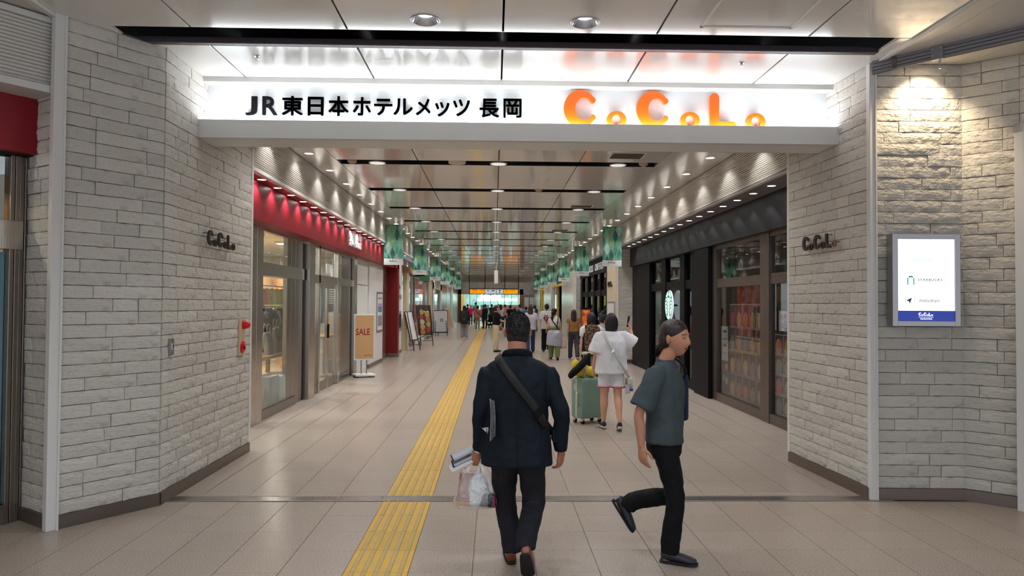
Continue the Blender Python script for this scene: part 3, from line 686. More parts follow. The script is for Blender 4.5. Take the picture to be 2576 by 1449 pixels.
# ---- white wall, poster, then the crimson portal
wp = thing('wall_white_panel', 'white wall panel with a flush door between the clothing shop and the crimson portal', 'wall', kind='structure')
bxp('panel', wp, M_WHITEM, -3.4, -3.2, 18.45, 20.7, .1, FB); bxp('panel', wp, M_WHITEM, -3.4, -3.23, 16.97, 18.4, .0, 2.1); bxp('panel', wp, M_WHITEM, -3.4, -3.23, 16.97, 18.4, 2.115, FB); bxp('kick', wp, M_BASE, -3.4, -3.19, 18.45, 20.7, 0, .1)
part('door_handle', MB().cyl((-3.23, 17.12, 1.0), (-3.17, 17.12, 1.0), .012, n=8).cyl((-3.175, 17.12, 1.0), (-3.175, 17.25, 1.0), .01, n=8), M_CHROME, wp); part('door_lock', MB().cyl((-3.23, 17.12, 1.12), (-3.2, 17.12, 1.12), .02, n=10), M_CHROME, wp)
M_PRG = mat('print_grey', rgb(150, 150, 160), .5); M_PAPER = mat('paper_white', rgb(228, 228, 228), .6)
def wall_poster(label, x, y0, y1, z0, z1, sg=1, face=M_PAPER, art=((.3, .5, M_PRG),)):
    p_ = thing('framed_poster', label, 'poster', (x, 0, 0)); s2 = sg
    a, b_ = sorted((0, s2*.02)); bxp('frame', p_, M_ALU, a, b_, y0, y1, z0, z1, .004)
    a, b_ = sorted((s2*.02, s2*.023)); bxp('sheet', p_, face, a, b_, y0+.05, y1-.05, z0+.05, z1-.05)
    for (f0, f1, mm) in art:
        h = z1-z0-.1; a, b_ = sorted((s2*.023, s2*.025)); bxp('print_block', p_, mm, a, b_, y0+.12, y1-.12, z0+.05+h*f0, z0+.05+h*f1)
    return p_
M_PLIL = mat('print_lilac', rgb(190, 150, 210), .5)
wall_poster('tall silver framed poster on the white wall panel', -3.2, 19.6, 20.55, .87, 1.97, 1, M_PAPER, ((.5, .66, mat('print_blue', rgb(120, 140, 200), .5)), (.68, .74, M_PLIL), (.12, .4, M_PRG), (.86, .9, M_PRG)))
cp = thing('wall_crimson_portal', 'crimson portal frame past the white wall panel', 'wall', kind='structure')
bxp('jamb', cp, M_REDP, -3.35, -2.98, 22.25, 22.6, .12, 3.0); bxp('kick', cp, M_BASE, -3.36, -2.97, 22.24, 22.61, 0, .12); bxp('header', cp, M_RED, -3.35, -2.98, 21.75, 22.6, FB, FT); bxp('cheek', cp, M_REDP, -3.5, -3.35, 22.0, 22.6, 0, FB)
sw = thing('window_2', 'narrow stainless shop front next to the crimson portal', 'shop front', kind='structure')
for a, b_ in ((20.72, 20.95), (20.97, 21.25), (21.27, 21.55), (21.57, 21.9)): bxp('post', sw, M_STEEL, -3.36, -3.27, a, b_, 0, FB, .004)
bxp('transom', sw, M_STEELD, -3.3, -3.25, 20.72, 21.9, 2.05, 2.2); bxp('pane', sw, M_GLASS, -3.34, -3.33, 21.9, 22.25, .1, FB)

# ---- row of shops further down, left
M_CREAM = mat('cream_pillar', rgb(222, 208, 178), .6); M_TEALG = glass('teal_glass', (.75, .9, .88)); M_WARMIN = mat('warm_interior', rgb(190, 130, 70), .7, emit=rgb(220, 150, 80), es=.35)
M_ADRED = mat('ad_red', rgb(190, 50, 50), .5, var=(2, rgb(220, 190, 190), .42, .55), emit=rgb(190, 90, 90), es=.25)
def seg(name, label, y0, y1, m, x=-3.15, z1=2.95, cat='wall', extra=None):
    r_ = thing(name, label, cat, kind='structure'); bxp('panel', r_, m, x-.2, x, y0, y1, .1, z1); bxp('kick', r_, M_BASE, x-.2, x+.005, y0, y1, 0, .1)
    return r_
s1 = seg('wall_left_shop_a', 'white wall with small dark letters past the crimson portal', 23.0, 24.6, M_WHITE)
coco(thing('wall_logo', 'tiny dark logo letters on the white wall past the crimson portal', 'sign', (-3.15, 23.15, 0), pi/2), .17, 0, 2.15, -.03, -.01, M_CHAR, .9)
wall_poster('dark framed poster beside the easels', -3.15, 23.3, 24.4, .75, 1.95, 1, M_PRG, ((.05, .45, M_BLACKM), (.55, .9, M_PAPER)))
s2 = thing('window_3', 'open fronted shop with warm wooden interior behind the easels', 'shop front', kind='structure')
bxp('back', s2, M_WARMIN, -4.3, -4.2, 24.6, 27.6, 0, 2.9); bxp('jamb', s2, M_CREAM, -3.25, -3.1, 25.5, 26.2, 0, 2.75); bxp('pane', s2, M_GLASS, -3.2, -3.19, 26.2, 27.7, .1, 2.75); bxp('post', s2, M_STEEL, -3.25, -3.15, 27.7, 27.9, 0, 2.75); bxp('post', s2, M_STEELD, -3.25, -3.15, 28.4, 28.7, 0, 2.75)
bxp('header', s2, M_WOODD, -3.3, -3.05, 24.6, 34.0, 2.75, 2.95); bxp('backing', s2, M_WHITEM, -3.35, -3.2, 22.6, 60.4, 2.95, 3.24)
for k in range(7):
    bxp('shelf', s2, M_WOODD, -4.2, -3.9, 24.7, 27.5, .4+.35*k, .43+.35*k)
s3 = thing('window_4', 'shop window with a tall red and pink advert', 'shop front', kind='structure')
bxp('advert', s3, M_ADRED, -3.28, -3.22, 29.2, 32.6, .3, 2.7); bxp('pane', s3, M_GLASS, -3.2, -3.19, 28.7, 33.9, .1, 2.75); bxp('post', s3, M_STEEL, -3.25, -3.12, 32.7, 33.2, 0, 2.75); bxp('post', s3, M_STEELD, -3.25, -3.12, 33.3, 33.9, 0, 2.75); bxp('kick_rail', s3, M_WHITE, -3.25, -3.16, 28.7, 33.9, 0, .12); bxp('kick_rail', s3, M_WHITE, -3.22, -3.17, 28.7, 32.7, .2, .27)
seg('wall_left_shop_b', 'cream pillar beside the food easel', 33.95, 35.8, M_CREAM, -3.08, 2.75); seg('wall_left_shop_c', 'narrow black strip beside the cream pillar', 35.85, 36.1, M_BLACK, -3.08)
s4 = thing('window_5', 'white framed shop front behind the patterned board', 'shop front', kind='structure')
for a, b_ in ((36.3, 37.0), (41.5, 42.4)): bxp('post', s4, M_WHITE, -3.3, -3.1, a, b_, 0, 2.75)
bxp('header', s4, M_WHITE, -3.3, -3.1, 36.3, 42.4, 2.4, 2.95); bxp('pane', s4, M_TEALG, -3.2, -3.19, 37, 41.5, .1, 2.4); bxp('back', s4, M_WARMIN, -4, -3.9, 37, 39.5, 0, 2.4); bxp('back', s4, M_WHITEM, -4, -3.9, 39.5, 42, 0, 2.4)
s5 = thing('window_6', 'dark steel and pale teal shop fronts near the far end', 'shop front', kind='structure')
bxp('panel', s5, M_STEELD, -3.3, -3.12, 42.6, 47, 0, 2.75); bxp('panel', s5, mat('pale_teal_panel', rgb(190, 216, 212), .3), -3.3, -3.12, 47.2, 51, 0, 2.75); bxp('post', s5, M_WHITE, -3.3, -3.05, 51.2, 53, 0, 2.95); bxp('panel', s5, M_STEEL, -3.3, -3.1, 53.2, 60.4, 0, 2.95); bxp('header', s5, M_WHITEM, -3.3, -3.1, 42.6, 53.2, 2.75, 2.95)
g = thing('exit_light', 'small green and black box sign hung over the food easel', 'sign', (-2.72, 28.3, 2.72)); bxp('case', g, M_BLACK, -.05, .05, -.3, .3, -.22, .02); bxp('face', g, mat('dark_green_face', rgb(30, 60, 45), .4, emit=rgb(40, 90, 60), es=.3), -.2, .2, -.31, -.3, -.2, 0); bxp('bracket', g, M_BLACK, -.4, -.02, -.02, .02, 0, .24)

# ================================================================== DARK SHOP, RIGHT
M_FASG = mat('grey_soffit', rgb(120, 114, 114), .5); M_DKFAS = mat('charcoal_fascia', rgb(15, 16, 18), .55, spec=.35)
r = thing('shop_fascia', 'charcoal fascia board above the dark coffee shop', 'fascia')
bxp('board', r, M_DKFAS, 3.82, 3.9, 7.74, 20.15, 2.725, FT); bxp('soffit', r, M_FASG, 3.36, 3.86, 7.74, 20.5, FT, FT+.03); bxp('return', r, M_DKFAS, 3.85, 4.2, 7.74, 20.15, 2.724, 2.75)
XR_ = 3.95
rf = thing('window_7', 'shop front with stainless posts and dark glass covered in product posters', 'shop front', kind='structure')
M_BRONZE = mat('bronze_frame', rgb(112, 100, 92), .32, .8)
for a, b_ in ((7.74, 8.1), (10.13, 10.3), (10.3, 10.46), (12.6, 12.76)): bxp('post', rf, M_BRONZE, XR_-.05, XR_+.06, a, b_, 0, 2.72, .004)
for a, b_ in ((8.1, 10.13), (10.46, 12.6)):
    bxp('pane', rf, M_GLASSD, XR_, XR_+.012, a, b_, .14, 1.98); bxp('pane', rf, M_GLASSD, XR_, XR_+.012, a, b_, 2.13, 2.68); bxp('transom', rf, M_BRONZE, XR_-.03, XR_+.05, a, b_, 1.98, 2.13, .003); bxp('kick_rail', rf, M_BRONZE, XR_-.04, XR_+.05, a, b_, 0, .14, .003); bxp('head_rail', rf, M_BRONZE, XR_-.03, XR_+.05, a, b_, 2.66, 2.725)
rd = thing('window_8', 'black framed coffee shop front with glass door', 'shop front', kind='structure')
for a, b_, x0 in ((12.78, 13.7, 3.83), (13.72, 14.13, 3.9), (14.66, 15.02, 3.9), (16.3, 16.7, 3.9), (17.9, 20.1, 3.88)): bxp('post', rd, M_BLACK, x0, 4.1, a, b_, 0, 2.72, .004)
for a, b_ in ((14.13, 14.66), (15.02, 16.3), (16.7, 17.9)):
    bxp('transom', rd, M_BLACK, 3.92, 4.02, a, b_, 2.0, 2.18, .003); bxp('kick_rail', rd, M_BLACK, 3.92, 4.02, a, b_, 0, .16, .003); bxp('pane', rd, M_GLASSD, 3.96, 3.972, a, b_, .16, 2.0); bxp('pane', rd, M_GLASSD, 3.96, 3.972, a, b_, 2.18, 2.7)
ri = thing('wall_coffee_interior', 'dim brick coloured interior behind the dark shop glass', 'wall', kind='structure')
M_DBRICK = mat('dim_brick', rgb(72, 46, 38), .8, var=(12, rgb(48, 32, 28), .4, .6, (.4, .4, 3)))
bxp('back_wall', ri, M_DBRICK, 8, 8.1, 7.8, 20, 0, 3); bxp('end_wall', ri, M_BLACKM, 4.2, 8, 7.75, 7.8, 0, 3); bxp('end_wall', ri, M_BLACKM, 4.1, 8, 20, 20.1, 0, 3); bxp('shop_floor', ri, mat('dark_floor', rgb(70, 60, 54), .3), 4.02, 8, 7.8, 20, -.01, .004); bxp('shop_ceiling', ri, M_BLACKM, 4.02, 8, 7.8, 20, 2.95, 3)
bxp('partition', ri, M_BLACKM, 4.6, 4.66, 8.0, 12.6, 0, 1.75); bxp('yellow_board', ri, mat('yellow_board', rgb(190, 160, 60), .6), 4.9, 4.95, 11.9, 12.5, .3, 2.0)
for i, (x, y) in enumerate(((5.0, 9.5), (5.4, 11.5), (5.6, 13.8), (5.2, 15.6), (6.4, 14.6), (6.6, 10.6))):
    p_ = thing('pendant_lamp', '%s small warm pendant lamp inside the coffee shop' % nth(i), 'lamp', (x, y, 2.2), 0, 'pendant lamps in the coffee shop')
    part('shade', MB().lathe([(.02, .16), (.05, .12), (.1, 0), (.095, 0), (.045, .115)], n=16), M_BLACK, p_, True); part('bulb', MB().ell((0, 0, .03), (.04, .04, .05)), M_LENSW, p_, True); part('cord', MB().cyl((0, 0, .16), (0, 0, .75), .005, n=6), M_BLACK, p_)
    spot(p_, (0, 0, .0), 9, WARM, 140, .6, .05)
ct = thing('shop_counter', 'wooden counter inside the coffee shop', 'counter', (5.6, 14.6, 0)); bxp('body', ct, M_WOODD, 0, .6, -1.6, 1.6, 0, 1.0); bxp('worktop', ct, M_WOOD, -.05, .65, -1.65, 1.65, 1.0, 1.05, .01); bxp('front_panel', ct, M_WOOD, -.02, 0, -1.55, 1.55, .1, .95)
# product posters behind the glass
PAL = [rgb(214, 90, 96), rgb(222, 160, 100), rgb(226, 150, 70), rgb(168, 172, 120), rgb(190, 200, 200), rgb(150, 158, 130), rgb(236, 152, 120), rgb(140, 136, 124), rgb(232, 164, 96), rgb(226, 178, 60), rgb(226, 186, 100), rgb(176, 132, 128), rgb(220, 186, 116), rgb(140, 150, 156), rgb(210, 190, 180), rgb(232, 160, 90), rgb(200, 140, 110), rgb(228, 140, 96), rgb(150, 160, 150), rgb(205, 170, 150)]
BGS = [rgb(70, 50, 52), rgb(60, 46, 48), rgb(52, 48, 46), rgb(30, 28, 30)]
RN = ['top', 'second', 'third', 'bottom']; CN = ['first', 'second', 'third', 'fourth', 'fifth']; kpo = 0
def product_poster(y, z, w_, h_, col, bg, label, grp):
    p_ = thing('product_poster', label, 'poster', (XR_+.02, y, z), 0, grp); y1 = -w_
    bxp('sheet', p_, mat('poster_bg_%d' % (int(bg[0]*1e4)), bg, .35), 0, .004, -w_+.012, -.012, .015, h_-.015); bxp('border', p_, mat('poster_edge', rgb(176, 176, 178), .4), .001, .003, -w_, 0, 0, h_)
    part('printed_sweet', MB().lathe([(.0001, -.0015), (w_*.33, -.0008), (w_*.36, .0)], (0, -w_*.45, h_*.33), 18, 'x').xf(Matrix.Translation((0, -w_*.45, h_*.33)) @ Matrix.Diagonal((1, 1, 1.1, 1)) @ Matrix.Translation((0, w_*.45, -h_*.33))), mat('sweet_%d_%d' % (int(col[0]*999), int(col[2]*999)), col, .4, var=(25, tuple(c_*.72 for c_ in col), .35, .6)), p_, True)
    for k in range(5): bxp('print_mark', p_, mat('poster_edge', rgb(176, 176, 178), .4), -.0012, 0, -w_*.9, -w_*.84, h_*(.45+.08*k), h_*(.5+.08*k))
for r_ in range(4):
    for c_ in range(5):
        product_poster(12.02-.31*c_, [1.32, .94, .56, .17][r_], .305, .375, PAL[(r_*5+c_) % 20], BGS[min(3, r_)], '%s poster from the black column in the %s row of sweets posters' % (CN[c_], RN[r_]), 'sweets posters behind the glass')
for r_ in range(4):
    for c_ in range(5):
        product_poster(10.08-.31*c_, [.93, .62, .38, .16][r_] if 0 else [1.0, .72, .44, .16][r_], .305, .275, PAL[(r_*7+c_*3+6) % 20], BGS[3], '%s poster past the stainless post in the %s row, black sweets posters' % (CN[c_], RN[r_]), 'black sweets posters beside the stone wall')
pb_ = thing('price_banner', 'white banner with red characters and a hundred yen price above the sweets posters', 'banner', (XR_+.02, 9.93, 0)); bxp('sheet', pb_, M_PAPER, 0, .003, -1.5, 0, 1.32, 1.6)
M_PRED = mat('print_red', rgb(200, 20, 40), .5)
lettering('print', '大福全品', .1, M_PRED, pb_, (-.002, -.06, 1.48), RR, 0, .003); lettering('print', '100円', .12, M_INK, pb_, (-.002, -.06, 1.36), RR, 0, .002, .7)
ns = thing('notice_board', 'tall black notice stand with a white notice and sweets pictures behind the glass', 'notice', (XR_+.03, 0, 0)); bxp('board', ns, M_BLACK, 0, .02, 12.12, 12.5, .2, 1.34); bxp('notice', ns, mat('notice_sheet', rgb(200, 216, 222), .5), -.003, 0, 12.14, 12.48, .72, 1.31)
for k, w_ in enumerate((.2, .12, .22, .2, .16, .2, .14)): bxp('print_line', ns, M_PRG if k not in (0, 4) else M_INK, -.005, -.003, 12.31-w_/2, 12.31+w_/2, 1.2-.06*k, 1.215-.06*k+(.03 if k in (0, 4) else 0))
for (yy, zz, cc) in ((12.23, .62, PAL[9]), (12.38, .6, (.1, .05, .04)), (12.36, .42, rgb(90, 150, 70)), (12.22, .38, rgb(170, 174, 178))): part('printed_sweet', MB().lathe([(.0001, -.003), (.055, -.001), (.06, 0)], (0, yy, zz), 16, 'x'), mat('nsweet_%d' % int(cc[1]*999), cc, .5), ns)
# round lit emblem
M_EGREEN = mat('emblem_green', rgb(0, 92, 60), .4, emit=rgb(0, 110, 70), es=.5); M_EWHITE = mat('emblem_white', rgb(235, 245, 250), .4, emit=(.75, .92, 1), es=.35)
em = thing('round_emblem', 'round lit green and white emblem on the black coffee shop front', 'sign', (3.88, 15.78, 1.66)); ER = .33
part('disc', MB().lathe([(.0001, -.03), (ER, -.03), (ER, .0), (.0001, .0)], n=40, axis='x'), M_EWHITE, em); part('bracket', MB().cyl((-.005, 0, 0), (.1, 0, 0), .02, n=8), M_BLACK, em)
part('ring', MB().lathe([(ER*.93, -.034), (ER*1.0, -.034), (ER*1.0, -.03)], n=40, axis='x'), M_EGREEN, em)
def emb(name, pts): part(name, MB().poly([(p[0]*ER, p[1]*ER) for p in pts], -.036, -.0335, 'x'), M_EGREEN, em)
for sgn in (-1, 1):
    for k in range(6):
        y0 = .34+.0*k; z0 = .42-.22*k; emb('wave', [(sgn*(.36), z0), (sgn*(.62), z0+.16), (sgn*(.86-.02*k*k), z0+.1), (sgn*(.84-.025*k*k), z0+.02), (sgn*.6, z0+.06), (sgn*.36, z0-.07)])
    emb('hair_gap', [(sgn*.2, .42), (sgn*.28, .3), (sgn*.3, -.5), (sgn*.22, -.9), (sgn*.2, -.4), (sgn*.22, .2)])
emb('crown', [(-.3, .62), (-.3, .5), (.3, .5), (.3, .62), (.18, .58), (.12, .74), (0, .62), (-.12, .74), (-.18, .58)]); emb('star', [(.14*cos(pi/2+k*pi/5)*(1 if k % 2 == 0 else .45), .84+.14*sin(pi/2+k*pi/5)*(1 if k % 2 == 0 else .45)) for k in range(10)])
# ---- louvred column and the shops beyond, right
def louvres(root, x0, x1, y, z0, z1, p=.035, axis='x', m=M_RIB):
    mb = MB(); n = int((z1-z0)/p)
    for k in range(n):
        z = z0+k*p
        if axis == 'x': mb.add([(x0, y, z), (x1, y, z), (x1, y-.014, z+p*.45), (x0, y-.014, z+p*.45), (x1, y, z+p*.85), (x0, y, z+p*.85)], [(0, 1, 2, 3), (3, 2, 4, 5)])
        else: mb.add([(y, x0, z), (y, x1, z), (y-.014, x1, z+p*.45), (y-.014, x0, z+p*.45), (y, x1, z+p*.85), (y, x0, z+p*.85)], [(3, 2, 1, 0), (5, 4, 2, 3)])
    o = part('louvre', mb, m, root); o['kind'] = 'stuff'
def louv_col(nm, lb, x0, x1, y0, y1, z1=3.235):
    r_ = thing(nm, lb, 'column', kind='structure'); bxp('core', r_, M_RIB, x0+.01, x1, y0+.005, y1, 0, z1); louvres(r_, x0+.02, x1-.02, y0, .12, z1); bxp('corner_trim', r_, M_WHITE, x0, x0+.03, y0-.02, y0+.02, 0, z1); bxp('corner_trim', r_, M_WHITE, x1-.03, x1, y0-.02, y0+.02, 0, z1); bxp('kick', r_, M_BASE, x0, x1, y0-.02, y1, 0, .1)
    return r_
lc = louv_col('wall_louvred_column', 'white louvred column between the two dark shops', 3.5, 4.12, 20.35, 22.3); bxp('side_panel', lc, M_CREAM, 3.49, 3.51, 20.6, 22.2, .1, 3.235)
jb = thing('junction_box', 'small cream junction box low on the louvred column', 'box', (4.0, 20.3, .27)); bxp('case', jb, M_CREAM, -.06, .1, -.1, 0.03, 0, .36, .006); bxp('cover', jb, M_WHITE, -.05, .09, -.107, -.1, .02, .34)
coco(thing('wall_logo', 'small dark logo letters on the side of the louvred column', 'sign', (3.49, 21.9, 0), -pi/2), .16, 0, 2.2, -.03, -.0, M_CHAR, .9)
wall_poster('silver framed notice on the side of the louvred column', 3.49, 20.7, 22.0, .55, 1.75, -1, M_PAPER, ((.3, .7, M_PRG),))
sb = thing('window_9', 'black fronted coffee shop with white lettering past the louvred column', 'shop front', kind='structure')
bxp('fascia', sb, M_DKFAS, 3.55, 3.7, 22.3, 29.8, 2.72, FT); bxp('soffit', sb, M_FASG, 3.36, 3.6, 20.5, 60.4, FT, FT+.03)
bxp('back', sb, M_BLACKM, 4.3, 4.4, 22.3, 29.8, 0, 2.72)
for a, b_ in ((22.3, 23.0), (24.2, 24.5), (25.7, 26.1), (27.4, 27.8), (29.2, 29.8)): bxp('post', sb, M_BLACK, 3.58, 3.72, a, b_, 0, 2.72)
for a, b_ in ((23.0, 24.2), (24.5, 25.7), (26.1, 27.4), (27.8, 29.2)): bxp('transom', sb, M_BLACK, 3.6, 3.7, a, b_, 1.95, 2.15); bxp('pane', sb, M_GLASSD, 3.64, 3.652, a, b_, .1, 1.95); bxp('pane', sb, M_GLASSD, 3.64, 3.652, a, b_, 2.15, 2.72)
l_ = thing('shop_sign_lettering', 'white lit capital letters on the black fascia of the further coffee shop', 'sign', (3.54, 0, 0)); xx = 28.6
for ch in 'STARBUCKS COFFEE':
    if ch != ' ': lettering('letter', ch, .34, M_LITW, l_, (0, xx, 2.84), RR, .012, .0, .85)
    xx -= .34
louv_col('wall_louvred_column_b', 'white louvred column past the further coffee shop', 3.4, 4.1, 29.9, 31.0)
M_YELLOW = mat('yellow_paint', rgb(232, 200, 30), .4); M_PALE = mat('pale_green_white', rgb(214, 218, 208), .25, spec=.6)
sy = thing('window_10', 'shop with dark glass framed in yellow', 'shop front', kind='structure')
bxp('side', sy, M_PALE, 3.42, 3.6, 31.0, 36.4, 0, 3.2); bxp('fascia', sy, M_SLOTB, 3.45, 3.6, 36.4, 42.5, 2.72, FT); bxp('yellow_header', sy, M_YELLOW, 3.4, 3.62, 36.4, 42.5, 2.6, 2.72); bxp('dark_door', sy, M_BLACK, 3.6, 3.66, 36.4, 41.5, 0, 2.6); bxp('post', sy, M_BLACK, 3.5, 3.64, 38.4, 38.9, 0, 2.6); bxp('yellow_strip', sy, M_YELLOW, 3.55, 3.6, 40, 40.6, 0, 2.6)
sz = thing('wall_right_white', 'pale glossy wall between the two yellow framed shops', 'wall', kind='structure'); bxp('panel', sz, M_PALE, 3.35, 3.6, 42.5, 48.4, 0, 3.2)
sq = thing('window_11', 'further yellow framed shop near the corridor end', 'shop front', kind='structure'); bxp('fascia', sq, M_SLOTB, 3.4, 3.6, 48.4, 52, 2.72, 3.2); bxp('yellow_jamb', sq, M_YELLOW, 3.36, 3.6, 48.4, 49.2, 0, 2.6); bxp('yellow_jamb', sq, M_YELLOW, 3.4, 3.6, 51, 52, 0, 2.6); bxp('yellow_header', sq, M_YELLOW, 3.38, 3.6, 48.4, 52, 2.6, 2.72); bxp('dark_door', sq, M_BLACK, 3.58, 3.62, 49.2, 51, 0, 2.6)
sv = thing('wall_right_end', 'pale wall panels at the corridor end', 'wall', kind='structure'); bxp('panel', sv, M_PALE, 3.3, 3.6, 52, 55, 0, 3.2); bxp('panel', sv, M_STEEL, 3.3, 3.6, 55, 60.4, 0, 3.2)
oc = thing('advert_column', 'orange illuminated advert column in front of the black shop', 'advert', (2.93, 23.0, 0)); M_ORG = mat('advert_orange', rgb(226, 92, 28), .4, var=(5, rgb(238, 190, 110), .4, .52), emit=rgb(226, 110, 40), es=.1)
bxp('base', oc, M_BLACK, -.17, .17, -.25, .25, 0, .1); bxp('body', oc, mat('advert_side', rgb(120, 60, 28), .5), -.15, .15, -.22, .22, .1, 1.52, .01); bxp('poster', oc, M_ORG, -.13, .11, -.23, -.22, .15, 1.48); bxp('cap', oc, M_BLACK, -.16, .16, -.23, .23, 1.52, 1.56)
lettering('print', '新作', .11, M_PRED, oc, (-.12, -.235, 1.3), RF, 0, .004)

# ================================================================== NEAR SHOP, LEFT EDGE
ua = atan2(C_[1]-B_[1], C_[0]-B_[0])
ns_ = thing('window_12', 'stainless shop front with timber interior at the near stone return', 'shop front', (A_[0], A_[1], 0), ua, kind='structure')
for a, b_ in ((-.032, 0), (-.067, -.035), (-.102, -.07), (-.137, -.105)): bxp('post', ns_, M_STEELD, a, b_, -.0-.015*(a < -.08), .1, 0, 2.79, .004)
bxp('transom', ns_, M_STEEL, -3.2, -.05, -.03, .06, 2.07, 2.29, .003); bxp('kick_rail', ns_, M_STEELD, -3.2, -.137, -.03, .06, 0, .14, .003); bxp('pane', ns_, M_GLASS, -3.2, -.137, .02, .032, .14, 2.07); bxp('pane', ns_, M_GLASS, -3.2, -.137, .02, .032, 2.29, 2.79)
bxp('inner_jamb', ns_, M_WHITE, -.2, -.175, .08, .12, 0, 2.75); bxp('timber_wall', ns_, M_WOOD, -3.2, -.1, .3, .34, 0, 2.68); bxp('inner_head', ns_, M_WHITE, -3.2, -.2, .1, .4, 2.68, 2.8)
area(ns_, (-1.5, .16, 2.5), 5, (1, .8, .55), 2.6, .04)  # added warm light without a fixture, brightens the timber wall
bxp('blue_reflection', ns_, mat('painted_blue_reflection', rgb(150, 186, 210), .4), -.172, -.14, .06, .08, .14, 2.05)  # pale blue strip painted in for the reflection on the steel jamb
nf = thing('shop_fascia', 'dark crimson fascia board of the near shop at the frame edge', 'fascia', (A_[0], A_[1], 0), ua); bxp('board', nf, M_RED, -3.2, 0, -.14, -.06, 2.8, 3.235); bxp('return', nf, M_BLACKM, -3.2, 0, -.06, .12, 2.79, 2.81)
nb = thing('wall_left_near_band', 'white corrugated band above the near crimson fascia', 'wall cladding', (A_[0], A_[1], 0), ua, kind='structure')
bxp('backing', nb, M_RIB, -3.2, -.02, -.37, -.06, 3.24, 3.83); bxp('bottom_trim', nb, M_WHITE, -3.2, .0, -.42, -.1, 3.22, 3.275, .004); bxp('head_trim', nb, M_WHITE, -3.2, .0, -.405, -.3, 3.745, 3.79, .003)
def mkn(root, z, p):
    pr = [(-.37, z-p*.5), (-.378, z-p*.46), (-.388, z-p*.2), (-.39, z+p*.08), (-.38, z+p*.3), (-.37, z+p*.36)]; n = len(pr)
    mb = MB().add([(-3.2, a, b_) for a, b_ in pr]+[(-.02, a, b_) for a, b_ in pr], [(i, i+1, n+i+1, n+i) for i in range(n-1)]); part('rib', mb, M_RIB, root, True)
ribs(nb, mkn, 17, 3.28, 3.745)
c = dl_copy(f, (A_[0]-.55*cos(ua)+.19*sin(ua), A_[1]-.55*sin(ua)-.19*cos(ua), 3.215)); [ch for ch in c.children if ch.type == 'LIGHT'][0].data = [ch for ch in c.children if ch.type == 'LIGHT'][0].data.copy(); [ch for ch in c.children if ch.type == 'LIGHT'][0].data.energy = 2.5; c['label'] = 'small downlight over the near crimson fascia at the frame edge'

# ================================================================== FAR END
fe = thing('wall_far_end', 'grey metal bulkhead and frame closing the corridor', 'wall', kind='structure')
bxp('ceiling_edge', fe, M_CEILM, -3.4, 3.7, 60.6, 60.7, 3.52, 3.95); bxp('bulkhead', fe, M_STEEL, -5, 5.5, 62, 62.2, 2.44, 3.9); bxp('side_wall', fe, M_STEEL, -3.35, -3.1, 60.4, 64, 0, 3.5); bxp('timber_jamb', fe, M_WOODD, -3.1, -2.85, 62, 62.6, 0, 2.9); bxp('timber_jamb', fe, M_WOODD, 2.2, 2.5, 62, 62.6, 0, 2.9); bxp('side_wall', fe, M_FASG, 2.5, 5.2, 62, 62.2, 0, 2.44)
for k, x in enumerate((2.6, 3.05)): bxp('steel_door', fe, M_PALE, x, x+.38, 61.96, 62, 0, 2.2)
bxp('lower_ceiling', fe, M_CEILM, -5, 6, 60.7, 62, 3.5, 3.6)
for k in range(5):  # lamps added under the lower ceiling to brighten the end bay
    c = dl_copy(sl, (-2.4+1.2*k, 61.3, 3.5)); c['label'] = '%s small added downlight lighting the grey end bulkhead' % nth(k)
gw = thing('window_13', 'tall glass screen with thin mullions at the far end', 'glass screen', kind='structure')
for k in range(9): bxp('mullion', gw, M_STEELD, -2.85+.63*k-.02, -2.85+.63*k+.02, 65, 65.06, 0, 2.9)
for k in range(8): bxp('pane', gw, M_TEALG, -2.83+.63*k, -2.85+.63*(k+1)-.02, 65.02, 65.04, .05, 2.9)
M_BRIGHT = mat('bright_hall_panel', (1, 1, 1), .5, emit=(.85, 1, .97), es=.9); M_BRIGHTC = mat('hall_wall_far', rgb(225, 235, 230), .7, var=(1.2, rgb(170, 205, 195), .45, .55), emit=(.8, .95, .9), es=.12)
fh = thing('wall_far_hall', 'bright shopping hall beyond the far glass screen', 'wall', kind='structure')
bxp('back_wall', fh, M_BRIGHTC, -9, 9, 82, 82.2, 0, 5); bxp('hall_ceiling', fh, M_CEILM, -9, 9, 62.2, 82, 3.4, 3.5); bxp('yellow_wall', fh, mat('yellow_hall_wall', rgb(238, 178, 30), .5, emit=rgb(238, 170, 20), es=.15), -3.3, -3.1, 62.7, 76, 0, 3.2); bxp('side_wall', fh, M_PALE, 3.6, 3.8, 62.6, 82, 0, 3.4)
for k in range(6): bxp('light_strip', fh, M_BRIGHT, -2.4+.2*(k % 2), 3.0, 66.5+2.4*k, 66.8+2.4*k, 3.36, 3.4)
for k in range(4): area(fh, (0, 65.5+4*k, 3.3), 38, (.9, 1, .98), 5, 1)
bxp('lit_shelf', fh, M_BRIGHT, -2, 2.6, 81, 81.3, 1.9, 2.25)
for k, (x, cc) in enumerate(((-2.1, rgb(200, 210, 205)), (-1.0, rgb(90, 150, 150)), (.1, rgb(220, 200, 200)), (1.2, rgb(200, 90, 90)), (2.3, rgb(210, 110, 90)))):
    s_ = thing('shop_shelf', ['pale shelf unit', 'teal shelf unit', 'pink white shelf unit', 'red shelf unit', 'orange red shelf unit'][k]+' deep in the far hall', 'shelf', (x, 76, 0)); mm = mat('far_shelf_%d' % k, cc, .6)
    bxp('carcass', s_, mm, -.45, .45, 0, .4, 0, 1.5)
    for q in range(4): bxp('board', s_, M_WHITE, -.46, .46, -.04, .0, .2+.38*q, .23+.38*q)
